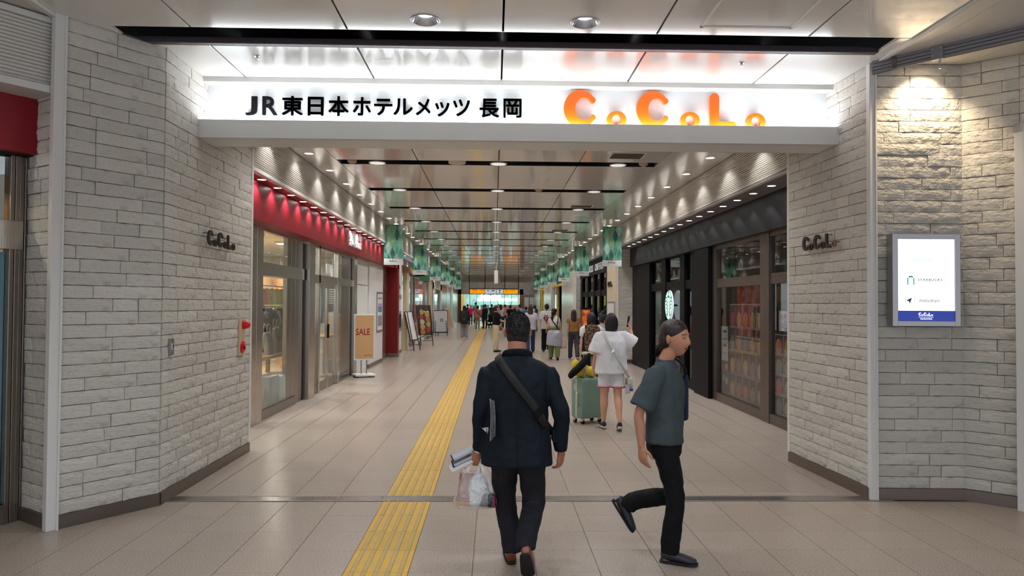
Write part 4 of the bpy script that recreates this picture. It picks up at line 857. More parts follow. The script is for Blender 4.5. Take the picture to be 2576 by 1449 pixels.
pg = thing('globe_chandelier', 'cluster of glowing white globes hanging beyond the station sign', 'chandelier', (-.35, 66.5, 0)); M_GLOBE = mat('globe_glow', (1, 1, 1), .4, emit=(1, 1, 1), es=2.5)
for k in range(9):
    x = -.8+.2*k; z = 2.33-.05*(k % 2)-(.12 if k == 4 else 0); part('globe', MB().ell((x, .1*(k % 3), z), (.16, .16, .16), 12, 8), M_GLOBE, pg, True); part('cord', MB().cyl((x, .1*(k % 3), z+.15), (x, .1*(k % 3), 3.4), .006, n=5), M_BLACK, pg)
M_SYEL = mat('station_sign_yellow', rgb(244, 158, 0), .4, emit=rgb(244, 150, 0), es=.4); M_SWHT = mat('station_sign_pale', rgb(200, 208, 216), .4, emit=rgb(200, 210, 220), es=.3)
hs_ = thing('hanging_sign', 'black framed station guide sign with yellow ends hung at the corridor end', 'sign', (0, 55, 0)); bxp('case', hs_, M_BLACK, -1.92, 1.85, -.1, .1, 2.36, 2.8)
for a, b_, mm in ((-1.86, -.74, M_SYEL), (-.71, .14, M_SWHT), (.17, .66, M_SWHT), (.69, 1.8, M_SYEL)): bxp('face', hs_, mm, a, b_, -.11, -.1, 2.4, 2.74)
for x in (-1.92, -.72, .8, 1.84): part('rod', MB().box(x-.025, x+.025, -.03, .03, 2.78, 3.98), M_BLACK, hs_)
for (x, z, t_, s_) in ((-1.7, 2.62, '新幹線', .13), (-1.1, 2.62, '在来線', .1), (-1.7, 2.5, 'Shinkansen', .08), (-1.78, 2.43, 'Tracks', .07), (.8, 2.62, '東口', .13), (1.25, 2.62, '大手口', .12), (.8, 2.5, 'East Exit', .08), (-.55, 2.6, '■ □', .12), (-.2, 2.6, '■■', .12), (.35, 2.6, '■', .14), (.35, 2.44, '■', .12)): lettering('print', t_, s_, M_INK, hs_, (x, -.112, z), RF, 0, 0)
cm = thing('ceiling_camera', 'white cylinder camera on a pole hung mid corridor', 'camera', (.07, 30, 0)); part('pole', MB().cyl((0, 0, 2.95), (0, 0, 3.97), .02, n=8), M_WHITE, cm); bxp('housing', cm, M_WHITE, -.08, .08, -.1, .1, 2.5, 3.05, .01)
cm = thing('ceiling_camera', 'smaller white camera on a pole nearer the corridor end', 'camera', (.3, 46, 0)); part('pole', MB().cyl((0, 0, 3.2), (0, 0, 3.97), .02, n=8), M_WHITE, cm); bxp('housing', cm, M_WHITE, -.07, .07, -.1, .1, 2.75, 3.3, .01)
# ================================================================== BANNERS
def leaf_banner_mats():
    cols = [rgb(20, 92, 84), rgb(34, 120, 100), rgb(96, 156, 132), rgb(120, 170, 150), rgb(140, 176, 168), rgb(104, 152, 96), rgb(58, 132, 112), rgb(150, 190, 186)]
    return [mat('leaf_print_%d' % i, tuple(q*.8 for q in c_), .7, var=(5, tuple(min(1, q*1.5+.02) for q in c_), .3, .7)) for i, c_ in enumerate(cols)]
LB = leaf_banner_mats(); M_BAN = mat('banner_pale_green', rgb(148, 180, 158), .7, var=(3, rgb(120, 160, 140), .3, .7)); M_BANW = mat('banner_white', rgb(206, 208, 206), .7)
def banner_proto():
    """printed face lies in XZ facing -Y, 0.5 wide 1.04 high, hung from z=0"""
    g_ = []
    cloth = MB(); n = 6
    for i in range(n+1):
        for j in range(2): cloth.v.append((.5*i/n, .006*sin(i*1.7), -.875*j))
    cloth.f = [(i*2, i*2+1, i*2+3, i*2+2) for i in range(n)]; cloth.mi = [0]*n
    g_.append(('cloth', cloth.mesh('cloth', M_BAN)))
    foot = MB().box(0, .5, -.002, .004, -1.04, -.872); g_.append(('white_foot', foot.mesh('white_foot', M_BANW)))
    rod = MB().cyl((-.06, 0, .0), (.56, 0, 0), .008, n=8); g_.append(('rod', rod.mesh('rod', M_ALU)))
    rnd = random.Random(3); cols = [[] for _ in LB]; mbs = [MB() for _ in LB]
    pw, ph = .135, .37
    for cx in range(-1, 6):
        for cz in range(-1, 5):
            x0 = cx*pw*.8; z0 = .1-cz*ph*.9-(.5 if cx % 2 else 0)*ph*.9; ci = rnd.choices(range(8), [4, 3, 2, 2, 2, 1.4, 3, 2])[0]
            pts = []
            for k in range(11):
                t = k/10; wv = sin(pi*t)**1.25*pw*.43; pts.append((x0+wv+.012*sin(t*3), z0-ph*t))
            for k in range(10, -1, -1):
                t = k/10; wv = sin(pi*t)**1.25*pw*.43; pts.append((x0-wv+.012*sin(t*3), z0-ph*t))
            P_ = [(min(.5, max(0, a)), min(0, max(-.872, b_))) for a, b_ in pts]
            if len({p[0] for p in P_}) < 4 or len({p[1] for p in P_}) < 4: continue
            y = -.008-.0004*((cx*7+cz*3) % 9)
            for k in range(10):
                q = [P_[k], P_[k+1], P_[20-k], P_[21-k]]
                mbs[ci].add([(a, y+.006*sin(a*12*1.7), b_) for a, b_ in q], [(0, 1, 2, 3)])
    mb = MB(); mats_ = []
    for i, m_ in enumerate(mbs):
        if m_.v: mb.cur = len(mats_); mb.add(m_.v, m_.f); mats_.append(LB[i])
    g_.append(('printed_leaves', mb.mesh('printed_leaves', mats_)))
    return g_
BP = banner_proto()
def coco_flat(parent, H, x0, z0, y, m):
    mb = MB()
    for (k, fx, fz, s) in COCO:
        if k == 'C': mb.poly([(x0+fx*H*.9+p[0], z0+fz*H+p[1]) for p in c_shape(H*s)], y-.001, y, 'y')
        elif k == 'L': mb.poly([(x0+fx*H*.9+p[0], z0+fz*H+p[1]) for p in l_shape(H*s)], y-.001, y, 'y')
        else: o_mesh(mb, x0+fx*H*.9, z0+fz*H, H*s*1.12, H*s, y-.001, y, 14)
    return mb.mesh('print_logo', m)
BL = coco_flat(None, .042, .15, -.955, -.004, M_INK)
ORD = ['nearest', 'second', 'third', 'fourth', 'fifth', 'sixth']
for k in range(6):
    for side, x in (('above the clothing shop side', -2.87), ('above the dark shop side', 2.82)):
        b_ = thing('hanging_banner', '%s green leaf patterned banner hung %s' % (ORD[k], side), 'banner', (x, 18.68+6.5*k, 3.70), 0, 'leaf patterned banners along the corridor')
        for nm, me in BP: link(nm, me, b_)
        link('print_logo', BL, b_)
        for q in (.02, .48): part('wire', MB().cyl((q, 0, 0), (q, 0, .12), .003, n=5), M_ALU, b_)
# ================================================================== FLOOR STANDING SIGNS
M_KRAFT = mat('kraft_board', rgb(206, 164, 116), .6); M_SRED = mat('sale_red', rgb(150, 24, 30), .5)
st = thing('sale_stand', 'white floor stand with a kraft coloured SALE board beside the white door', 'sign stand', (-2.94, 16.36, 0), .42)
bxp('base', st, M_WHITE, -.23, .23, -.2, .2, .03, .07, .01)
for a in ((-.18, -.15), (.18, -.15), (-.18, .15), (.18, .15)): part('caster', MB().cyl((a[0], a[1]-.012, .02), (a[0], a[1]+.012, .02), .02, n=10), M_BLACK, st)
for a in (-.06, .06): part('pole', MB().cyl((a, 0, .06), (a, 0, .55), .014, n=8), M_ALU, st)
bxp('frame', st, M_WHITE, -.24, .24, -.02, .02, .38, 1.42, .006); bxp('board', st, M_KRAFT, -.21, .21, -.026, -.02, .42, 1.39)
lettering('print', 'SALE', .2, M_SRED, st, (-.2, -.028, .95), RF, 0, .003, .78); lettering('print', '無印良品', .045, M_SRED, st, (0, -.028, .47), RF)
M_DWOOD = mat('dark_easel_wood', rgb(44, 28, 24), .5)
def easel(label, x, y, rz, face, w_=.6, h_=1.0, z0=.35, art=None, tilt=.25, leg=M_DWOOD, rear=True):
    t = thing('easel_board', label, 'sign stand', (x, y, 0), rz)
    bd = MB().box(-w_/2, w_/2, -.015, .015, 0, h_, .003); M_ = Matrix.Translation((0, 0, z0)) @ Matrix.Rotation(-tilt, 4, 'X')
    part('frame', bd.xf(M_), leg, t); part('sheet', MB().box(-w_/2+.03, w_/2-.03, -.02, -.0155, .03, h_-.03).xf(M_), face, t)
    for s_ in (-1, 1): part('leg', MB().loft([(s_*w_*.42, -.14, 0), (s_*w_*.34, .19, z0+h_*.95)], [.017, .014], n=6, smooth=0), leg, t)
    if rear: part('leg', MB().loft([(0, .62, 0), (0, .22, z0+h_*.9)], [.016, .013], n=6, smooth=0), leg, t); part('cross_bar', MB().cyl((-w_*.4, -.08, .2), (w_*.4, -.08, .2), .012, n=6), leg, t)
    if art: art(t, M_)
    return t
def food_art(t, M_):
    rnd = random.Random(5)
    for k in range(9):
        x, z = (-.13+.26*(k % 2)+rnd.uniform(-.03, .03)), .12+.1*k; cc = [rgb(196, 120, 60), rgb(190, 60, 60), rgb(206, 160, 80), rgb(180, 170, 90), rgb(210, 196, 170)][k % 5]
        part('printed_dish', MB().lathe([(.0001, -.024), (.1, -.0225), (.11, -.0205)], (x, 0, z), 16, 'y').xf(M_), mat('dish_%d' % (k % 5), cc, .35, var=(30, tuple(q*.6 for q in cc), .4, .6)), t)
    for k in range(3): part('print_bar', MB().box(-.2+.15*k, -.1+.15*k, -.022, -.02, .9, .96).xf(M_), M_PAPER, t)
easel('dark wooden easel seen from its edge beside the warm shop', -2.83, 25.5, 1.15, M_PAPER, .5, 1.05, .35)
easel('dark easel with a menu board of round dishes', -2.68, 28.3, .5, mat('menu_dark', rgb(70, 50, 44), .35), .62, 1.2, .42, food_art)
def pat_art(t, M_):
    rnd = random.Random(9); mb = MB()
    for i in range(7):
        for j in range(12):
            x, z = -.24+.08*i, .06+.09*j; mb.lathe([(.012, -.021), (.024, -.021), (.024, -.0205)], (x+rnd.uniform(-.01, .01), 0, z), 8, 'y')
    part('print_pattern', mb.xf(M_), mat('print_violet', rgb(120, 110, 160), .5), t)['kind'] = 'stuff'
    part('print_logo', MB().lathe([(.05, -.0225), (.08, -.0225), (.08, -.0205)], (.05, 0, .65), 20, 'y').xf(M_), M_INK, t)
easel('white folding board with small violet pattern', -2.72, 36.8, .3, M_PAPER, .75, 1.15, .15, pat_art, .12, M_BLACK)
easel('plain wooden board leaning on a white stand near the corridor end', -2.75, 45.0, .9, M_KRAFT, .6, 1.25, .15, None, .3, M_WHITE)
# ================================================================== GOODS IN THE CLOTHING SHOP WINDOW
def garment(label, x, y, z, col, L, wd_, rz, hanger=True):
    t = thing('hanging_garment', label, 'garment', (x, y, z), rz, 'garments on the shop rail')
    mb = MB().loft([(0, 0, -.03), (0, 0, -.08), (0, 0, -.12), (0, 0, -.25), (0, 0, -L*.7), (0, 0, -L)], [(.05, .02), (wd_*.75, .03), (wd_, .035), (wd_*.85, .045), (wd_*.85, .05), (wd_*.95, .055)], n=16)
    for s_ in (-1, 1): mb.loft([(s_*wd_*.8, 0, -.1), (s_*wd_*1.15, 0, -.2), (s_*wd_*1.2, .01, -.33)], [.05, .055, .06], n=10)
    part('cloth', mb, mat('cloth_%d_%d_%d' % tuple(int(c_*300) for c_ in col), col, .85, bump=(9, .4, (2, 2, .5))), t, True)
    part('hanger', MB().loft([(-wd_*.8, 0, -.09), (0, 0, -.03), (wd_*.8, 0, -.09)], [.008]*3, n=6).cyl((0, 0, -.03), (0, 0, .03), .004, n=5), M_WOOD, t)
rk = thing('clothes_rail', 'steel clothes rail inside the clothing shop window', 'clothes rail', (-3.95, 12.9, 0))
part('rail', MB().cyl((0, -1.1, 1.62), (0, 1.3, 1.62), .014, n=8), M_CHROME, rk)
for y in (-1.1, 1.3): part('upright', MB().cyl((0, y, 0), (0, y, 1.64), .016, n=8), M_CHROME, rk); part('foot', MB().box(-.25, .25, y-.02, y+.02, 0, .03), M_CHROME, rk)
GC = [('grey tee', rgb(120, 124, 128)), ('white shirt', rgb(222, 222, 220)), ('black shirt', rgb(32, 34, 38)), ('dark green top', rgb(40, 60, 48)), ('slate top', rgb(70, 78, 88)), ('off white blouse', rgb(214, 206, 192)), ('brown jacket', rgb(104, 84, 72)), ('navy trousers', rgb(30, 36, 52)), ('charcoal shirt', rgb(52, 52, 56)), ('olive top', rgb(92, 94, 70)), ('beige coat', rgb(190, 170, 146))]
for i, (nm, cc) in enumerate(GC): garment('%s hanging on the rail inside the clothing shop' % nm, -3.95, 12.0+.2*i, 1.6, cc, .62+.07*(i % 3), .17+.02*(i % 2), 1.35+.1*(i % 3))
rk2 = thing('wall_rail', 'high rail with light garments on the far side of the shop window', 'clothes rail', (-4.5, 14.8, 0)); part('rail', MB().cyl((0, -1.2, 2.0), (0, 1.4, 2.0), .012, n=8), M_CHROME, rk2); bxp('shelf', rk2, M_WOOD, -.3, .2, -1.3, 1.5, 2.2, 2.26)
for y in (-1.2, 1.4): part('upright', MB().cyl((0, y, 0), (0, y, 2.2), .02, n=8), M_CHROME, rk2)
for i, (nm, cc) in enumerate((('salmon shirt', rgb(210, 150, 130)), ('white linen shirt', rgb(230, 228, 222)), ('pale shirt', rgb(214, 214, 210)), ('yellow top', rgb(226, 210, 40)), ('light blue shirt', rgb(180, 200, 214)), ('dark blue jeans jacket', rgb(40, 52, 80)))): garment('%s on the high rail in the clothing shop' % nm, -4.5, 14.0+.33*i, 1.98, cc, .6, .19, 1.3)
sb_ = thing('sale_header', 'timber header board with SALE letters inside the clothing shop', 'sign', (-5.2, 17.0, 0)); bxp('board', sb_, M_WOOD, -.03, .03, -1.4, 1.4, 1.95, 2.35); lettering('print', 'SALE', .24, mat('sale_brown', rgb(150, 70, 40), .5), sb_, (.032, -.3, 2.06), RL, 0, .002); bxp('strip_lamp', sb_, M_PANEL, .0, .05, -.5, .4, 1.9, 1.95)
for y in (-1.35, 1.35): bxp('leg', sb_, M_WOOD, -.03, .03, y-.04, y+.04, 0, 1.96)
bn = thing('display_table', 'low timber display bench behind the shop window', 'table', (-3.72, 11.7, 0)); bxp('top', bn, M_WOOD, -.25, .2, -.9, 1.0, .78, .83, .006); bxp('shelf', bn, M_WOOD, -.25, .2, -.9, 1.0, .42, .46, .006)
for a in (-.22, .17):
    for b_ in (-.85, .95): bxp('leg', bn, M_WOODD, a-.03, a+.03, b_-.03, b_+.03, 0, .78)
def tote(label, x, y, z, cc, w_=.34, h_=.36, rz=0., txt=None):
    t = thing('carrier_bag', label, 'bag', (x, y, z), rz); mb = MB().loft([(0, 0, 0), (0, 0, .05), (0, 0, h_*.6), (0, 0, h_)], [(w_/2, .08), (w_/2, .09), (w_/2*.98, .07), (w_/2*.9, .03)], n=18, power=4); m_ = mat('bag_%d_%d' % (int(cc[0]*500), int(cc[2]*500)), cc, .6, bump=(8, .4)); part('body', mb, m_, t, True)
    for s_ in (-1, 1): part('handle', MB().loft([(-.08, s_*.025, h_-.01), (-.06, s_*.03, h_+.12), (.06, s_*.03, h_+.12), (.08, s_*.025, h_-.01)], [.008]*4, n=6), m_, t)
    if txt: lettering('print', txt, .075, M_PRED, t, (-.14, -.092, .07), RF, 0, .002)
tote('white carrier bag with red characters on the display bench', -3.68, 11.15, .83, rgb(226, 226, 226), rz=pi/2, txt='無印良品'); tote('brown shoulder bag on the display bench', -3.68, 12.25, .83, rgb(112, 92, 78), .3, .42, pi/2); tote('grey tote bag on the display bench', -3.68, 11.75, .83, rgb(150, 146, 138), .3, .36, pi/2)
def suitcase(label, x, y, rz, cc, H=.6, W=.4, D=.25, handle=.0, group=None, m2=None):
    t = thing('suitcase', label, 'suitcase', (x, y, 0), rz, group); m_ = mat('case_%d_%d' % (int(cc[0]*500), int(cc[2]*500)), cc, .35, bump=(3, .03)); w0 = .075
    part('shell', MB().box(-W/2, W/2, -D/2, D/2, w0, w0+H, .035), m_, t, True, 40)
    part('rib', MB().box(-W/2-.003, W/2+.003, -.012, .012, w0+.01, w0+H-.01), m2 or M_ALU, t)
    for a in (-1, 1):
        for b_ in (-1, 1):
            wh = part('wheel', MB().cyl((a*(W/2-.05)-.012, b_*(D/2-.045), .03), (a*(W/2-.05)+.012, b_*(D/2-.045), .03), .03, n=14), M_BLACK, t); part('fork', MB().box(a*(W/2-.05)-.02, a*(W/2-.05)+.02, b_*(D/2-.045)-.015, b_*(D/2-.045)+.015, .035, .08, .004), m2 or M_ALU, wh)
    part('side_handle', MB().loft([(-W/2-.004, -.05, w0+H*.35), (-W/2-.03, -.05, w0+H*.38), (-W/2-.03, -.05, w0+H*.62), (-W/2-.004, -.05, w0+H*.65)], [.012]*4, n=8), m2 or M_ALU, t, True)
    part('lock', MB().box(-W/2-.006, -W/2+.01, .02, .05, w0+H*.7, w0+H*.84, .003), m2 or M_ALU, t)
    if handle:
        for a in (-.07, .07): part('trolley_tube', MB().cyl((a, .0, w0+H-.02), (a, .0, w0+H+handle), .009, n=8), M_ALU, t)
        part('trolley_grip', MB().box(-.1, .1, -.018, .018, w0+H+handle-.015, w0+H+handle+.02, .008), m2 or M_BLACK, t, True, 40)
    return t
suitcase('large grey suitcase standing under the display bench by the glass', -3.42+.0, 10.95, 1.5, rgb(140, 146, 146), .5, .42); suitcase('pale silver suitcase beside the grey one in the shop window', -3.43, 11.42, 1.5, rgb(190, 194, 194), .46, .36)
# shelving seen through the sliding doors
for i, y in enumerate((17.6, 18.9, 20.2)):
    t = thing('shop_shelving', ['timber shelving nearest the folded steel panels', 'timber shelving behind the sliding doors', 'timber shelving at the end of the clothing shop'][i], 'shelving', (-4.7-.5*i, y, 0)); bxp('side', t, M_WOOD, -.2, .2, -.6, -.57, 0, 1.9); bxp('side', t, M_WOOD, -.2, .2, .57, .6, 0, 1.9)
    for q in range(5): bxp('shelf', t, M_WOOD, -.2, .2, -.57, .57, .1+.42*q, .13+.42*q)
    for q in range(4):
        for w_ in range(4):
            b_ = thing('storage_box', '%s box on the %s board of the %s timber shelving' % (nth(w_), nth(q), nth(i)), 'box', (-4.7-.5*i, y-.42+.28*w_, .13+.42*q), 0, 'boxes on the shop shelving'); cc = [rgb(220, 214, 204), rgb(70, 74, 90), rgb(200, 150, 100), rgb(210, 90, 80), rgb(228, 228, 226), rgb(140, 150, 150)][(q*3+w_*5+i) % 6]
            bxp('carton', b_, mat('carton_%d' % int(cc[0]*999), cc, .7), -.14, .15, -.12, .12, 0, .22+.08*((q+w_) % 2), .005); bxp('lid', b_, M_PAPER, -.145, .155, -.125, .125, .2+.08*((q+w_) % 2), .24+.08*((q+w_) % 2))
ps = thing('hanging_poster', 'dark blue hanging poster with white text inside the clothing shop', 'poster', (-3.95, 17.5, 0)); bxp('sheet', ps, mat('navy_poster', rgb(36, 44, 74), .6), -.005, .005, -.35, .35, 1.45, 2.05)
for k in range(7): bxp('print_line', ps, M_PAPER, .006, .008, -.28, .28-.06*(k % 3), 1.98-.055*k, 2.0-.055*k)
for q in (-.3, .3): part('wire', MB().cyl((0, q, 2.05), (0, q, 3.0), .003, n=4), M_ALU, ps)
ps = thing('hanging_poster', 'teal hanging poster with white text inside the clothing shop', 'poster', (-3.95, 16.6, 0)); bxp('sheet', ps, mat('teal_poster', rgb(110, 142, 144), .6), -.005, .005, -.3, .3, 1.2, 2.05); lettering('print', 'advance', .13, M_PAPER, ps, (.007, -.02, 1.4), (pi/2, -pi/2, pi/2)); lettering('print', 'advance', .13, M_PAPER, ps, (.007, .2, 1.4), (pi/2, -pi/2, pi/2))
for q in (-.25, .25): part('wire', MB().cyl((0, q, 2.05), (0, q, 3.0), .003, n=4), M_ALU, ps)
ps = thing('hanging_letters', 'white hanging MUJI letters inside the clothing shop', 'sign', (-3.8, 16.3, 0)); lettering('print', 'MUJI', .34, M_LITW, ps, (0, 0.0, 2.32), RL, .01, .004); bxp('hang_bar', ps, M_WHITE, -.01, .01, -.1, .95, 2.6, 2.62)
for q in (0, .85): part('wire', MB().cyl((0, q, 2.61), (0, q, 3.0), .003, n=4), M_ALU, ps)
mt = thing('door_mat', 'red mat just inside the sliding doors', 'mat', (-3.9, 14.2, .003)); bxp('pile', mt, mat('red_mat', rgb(176, 60, 56), .9), -.5, .5, -.6, .6, 0, .012); bxp('edge', mt, M_BLACK, -.53, .53, -.63, .63, 0, .008)
yb = thing('promotion_stand', 'tall lime yellow promotion panel behind the sidelight glass', 'sign', (-3.62, 14.5, 0)); bxp('board', yb, mat('lime_board', rgb(190, 190, 30), .6), -.01, .01, -.25, .25, 1.2, 2.0); bxp('board_lower', yb, M_BLACKM, -.01, .01, -.25, .25, .5, 1.2); bxp('foot', yb, M_BLACK, -.15, .15, -.2, .2, 0, .03); bxp('stem', yb, M_BLACK, -.012, .012, -.02, .02, .03, .6)
bb = thing('bollard_counter', 'white low counter inside the sliding doors', 'counter', (-4.25, 17.4, 0)); bxp('body', bb, M_WHITE, -.3, .3, -.7, .7, 0, .85); bxp('worktop', bb, M_WOOD, -.33, .33, -.73, .73, .85, .89, .006); bxp('sign_plate', bb, M_PAPER, .3, .31, -.3, .3, .45, .8)
# ================================================================== PEOPLE
M_SKIN = mat('skin_light', rgb(216, 164, 138), .5, spec=.35); M_SKIN2 = mat('skin_tan', rgb(178, 118, 92), .5, spec=.35); M_SKIN3 = mat('skin_old', rgb(190, 134, 106), .5, spec=.35, bump=(40, .1))
M_HBLK = mat('hair_black', rgb(16, 14, 16), .5, bump=(60, .6, (1, 1, .15))); M_HBRN = mat('hair_brown', rgb(66, 40, 32), .4, bump=(60, .6, (1, 1, .15))); M_HDYE = mat('hair_dyed', rgb(38, 20, 20), .42, bump=(60, .4, (1, 1, .15)))
M_HBRK = mat('hair_dark_brown', rgb(44, 26, 24), .4, bump=(60, .6, (1, 1, .15)))
def cloth(name, c_, rough=.85, folds=.5): return mat('fabric_'+name, c_, rough, bump=[(5.5, folds, (1.4, 1.4, .55), .05), (260, .08)], spec=.2)
def headf(n=28, m=24, face=1.0):
    mb = MB(); vs = []; fs = []
    for j in range(1, m):
        th = pi*j/m
        for i in range(n):
            a = 2*pi*i/n; d = V((sin(th)*cos(a), sin(th)*sin(a), cos(th)))
            x, y, z = .075*d.x, .094*d.y, .12*d.z
            if d.z < 0:
                k = -d.z; x *= 1-.30*k**1.6; y *= (1-.25*k) if y < 0 else (1-.06*k)
                if y > 0: y += .008*k
                if d.y < 0: z *= 1-.22*(-d.y)
            elif y < 0: y *= 1.06
            if d.y > .15 and face:
                def gs(cx, cz, sx, sz): return exp(-((x-cx)/sx)**2-((z-cz)/sz)**2)
                g_ = .017*gs(0, -.028, .011, .016)+.011*gs(0, -.005, .008, .026)-.009*gs(.031, .006, .016, .011)-.009*gs(-.031, .006, .016, .011)+.004*gs(.03, .03, .022, .01)+.004*gs(-.03, .03, .022, .01)
                g_ += .004*gs(.045, -.022, .02, .02)+.004*gs(-.045, -.022, .02, .02)+.006*gs(0, -.06, .022, .012)-.004*gs(0, -.0605, .024, .003)+.007*gs(0, -.1, .022, .014)+.004*gs(.011, -.036, .006, .007)+.004*gs(-.011, -.036, .006, .007)
                y += g_*face
            vs.append((x, y, z))
    top = len(vs); vs += [(0, 0, .12), (0, .01, -.118)]
    for j in range(m-2):
        for i in range(n): fs.append((j*n+i, (j+1)*n+i, (j+1)*n+(i+1) % n, j*n+(i+1) % n))
    for i in range(n): fs.append((top, i, (i+1) % n)); fs.append((top+1, (m-2)*n+(i+1) % n, (m-2)*n+i))
    return mb.add(vs, fs)
FOLD = bpy.data.textures.new('fabric_folds', 'CLOUDS'); FOLD.noise_scale = .085; FOLD.noise_depth = 1
def vox(o, v, it=4, fac=.5, disp=0.):
    r_ = o.modifiers.new('remesh', 'REMESH'); r_.mode = 'VOXEL'; r_.voxel_size = v; r_.use_smooth_shade = True
    if disp:
        d_ = o.modifiers.new('folds', 'DISPLACE'); d_.texture = FOLD; d_.strength = disp; d_.mid_level = .5; d_.texture_coords = 'LOCAL'
    if it: s_ = o.modifiers.new('smooth', 'SMOOTH'); s_.iterations = it; s_.factor = fac
    return o
def hand(mb, wr, d, n, side, s=1., curl=.35, grip=None, thumb=.6):
    """wr wrist, d along the hand, n palm normal (the side fingers bend to), side: direction of the thumb"""
    d = V(d).normalized(); n = V(n); n = (n-d*n.dot(d)).normalized(); sd = V(side); sd = (sd-d*sd.dot(d)-n*sd.dot(n)).normalized(); wr = V(wr)
    kn = wr+d*.085*s
    mb.loft([wr-d*.02, wr+d*.02*s, wr+d*.06*s, kn+d*.006], [(.024*s, .018*s), (.031*s, .017*s), (.040*s, .015*s), (.037*s, .011*s)], ref=sd, n=12)
    L = [(.030, .040, .026, .020), (.010, .045, .029, .022), (-.010, .042, .027, .021), (-.029, .033, .021, .018)]
    for q, (o_, a, b_, c_) in enumerate(L):
        p = kn+sd*o_*s; pts = [p-d*.015*s]; ang = curl*(.7+.12*q) if grip is None else grip[q]; dd = d.copy(); rad_ = [.009*s]
        pts.append(p); rad_.append(.0095*s)
        for seg_, l_ in enumerate((a, b_, c_)):
            an = ang*(seg_+1) if grip is None else ang*(seg_+.8); dd = d*cos(an)+n*sin(an); p = p+dd*l_*s; pts.append(p); rad_.append((.0085, .0075, .0055)[seg_]*s)
        mb.loft(pts, rad_, ref=sd, n=8, smooth=1)
    p = wr+d*.025*s+sd*.022*s; t1 = (d*.55+sd*.75+n*.35*thumb).normalized(); t2 = (d*.85+sd*.25+n*.5*thumb).normalized()
    mb.loft([p-sd*.012*s, p+t1*.012*s, p+t1*.042*s, p+t1*.042*s+t2*.03*s, p+t1*.042*s+t2*.052*s], [.013*s, .014*s, .0115*s, .010*s, .007*s], ref=n, n=8, smooth=1)
def pose(h=1.6, lean=.04, L=(.25, .1), R=(-.2, .25), aL=(-.1, .12, .25), aR=(.15, .12, .3), wide=1., head=(0, 0), splay=0., toeL=0., toeR=0.):
    s = h/1.7; J = {'s': s}; up = V((0, sin(lean), cos(lean)))
    pel = V((0, 0, .93*s)); J['pel'] = pel; J['neck'] = pel+up*.50*s; J['head'] = J['neck']+V((0, sin(lean)*.6+.1, 1)).normalized()*.15*s; J['hr'] = head
    for sd, nm, lg, ar, tp_ in ((-1, 'L', L, aL, toeL), (1, 'R', R, aR, toeR)):
        hp = pel+V((sd*.088*s, 0, -.03*s)); f_, k_ = lg[0], lg[1]; ab = splay+(lg[2] if len(lg) > 2 else .02)
        kn = hp+V((sd*sin(ab), sin(f_), -cos(f_))).normalized()*.42*s; an = kn+V((sd*sin(ab)*.3, sin(f_-k_), -cos(f_-k_))).normalized()*.40*s
        pt = max(0, k_-f_)*.8+tp_; fd = V((sd*.12, cos(pt), -sin(pt))); J['hip'+nm], J['kn'+nm], J['an'+nm] = hp, kn, an
        J['heel'+nm] = an+V((0, 0, -.055*s))-fd*.05*s+V((0, 0, 0)); J['toe'+nm] = an+V((0, 0, -.055*s))+fd*.165*s
        sh = J['neck']-up*.05*s+V((sd*.17*s*wide, 0, 0)); a_, b_, e_ = ar[0], ar[1], ar[2]; tw = ar[3] if len(ar) > 3 else 0
        d1 = V((sd*sin(b_), sin(a_)*cos(b_), -cos(a_)*cos(b_))).normalized(); el = sh+d1*.285*s; d2 = V((sd*(sin(b_)*.5)-sd*tw, sin(a_+e_), -cos(a_+e_))).normalized(); wr = el+d2*.24*s
        J['sh'+nm], J['el'+nm], J['wr'+nm], J['hd'+nm] = sh, el, wr, d2
    g_ = min(min(J['heel'+q].z, J['toe'+q].z) for q in 'LR')-.028*s
    for k in J:
        if isinstance(J[k], V) and not k.startswith('hd'): J[k] = J[k]-V((0, 0, g_))
    return J
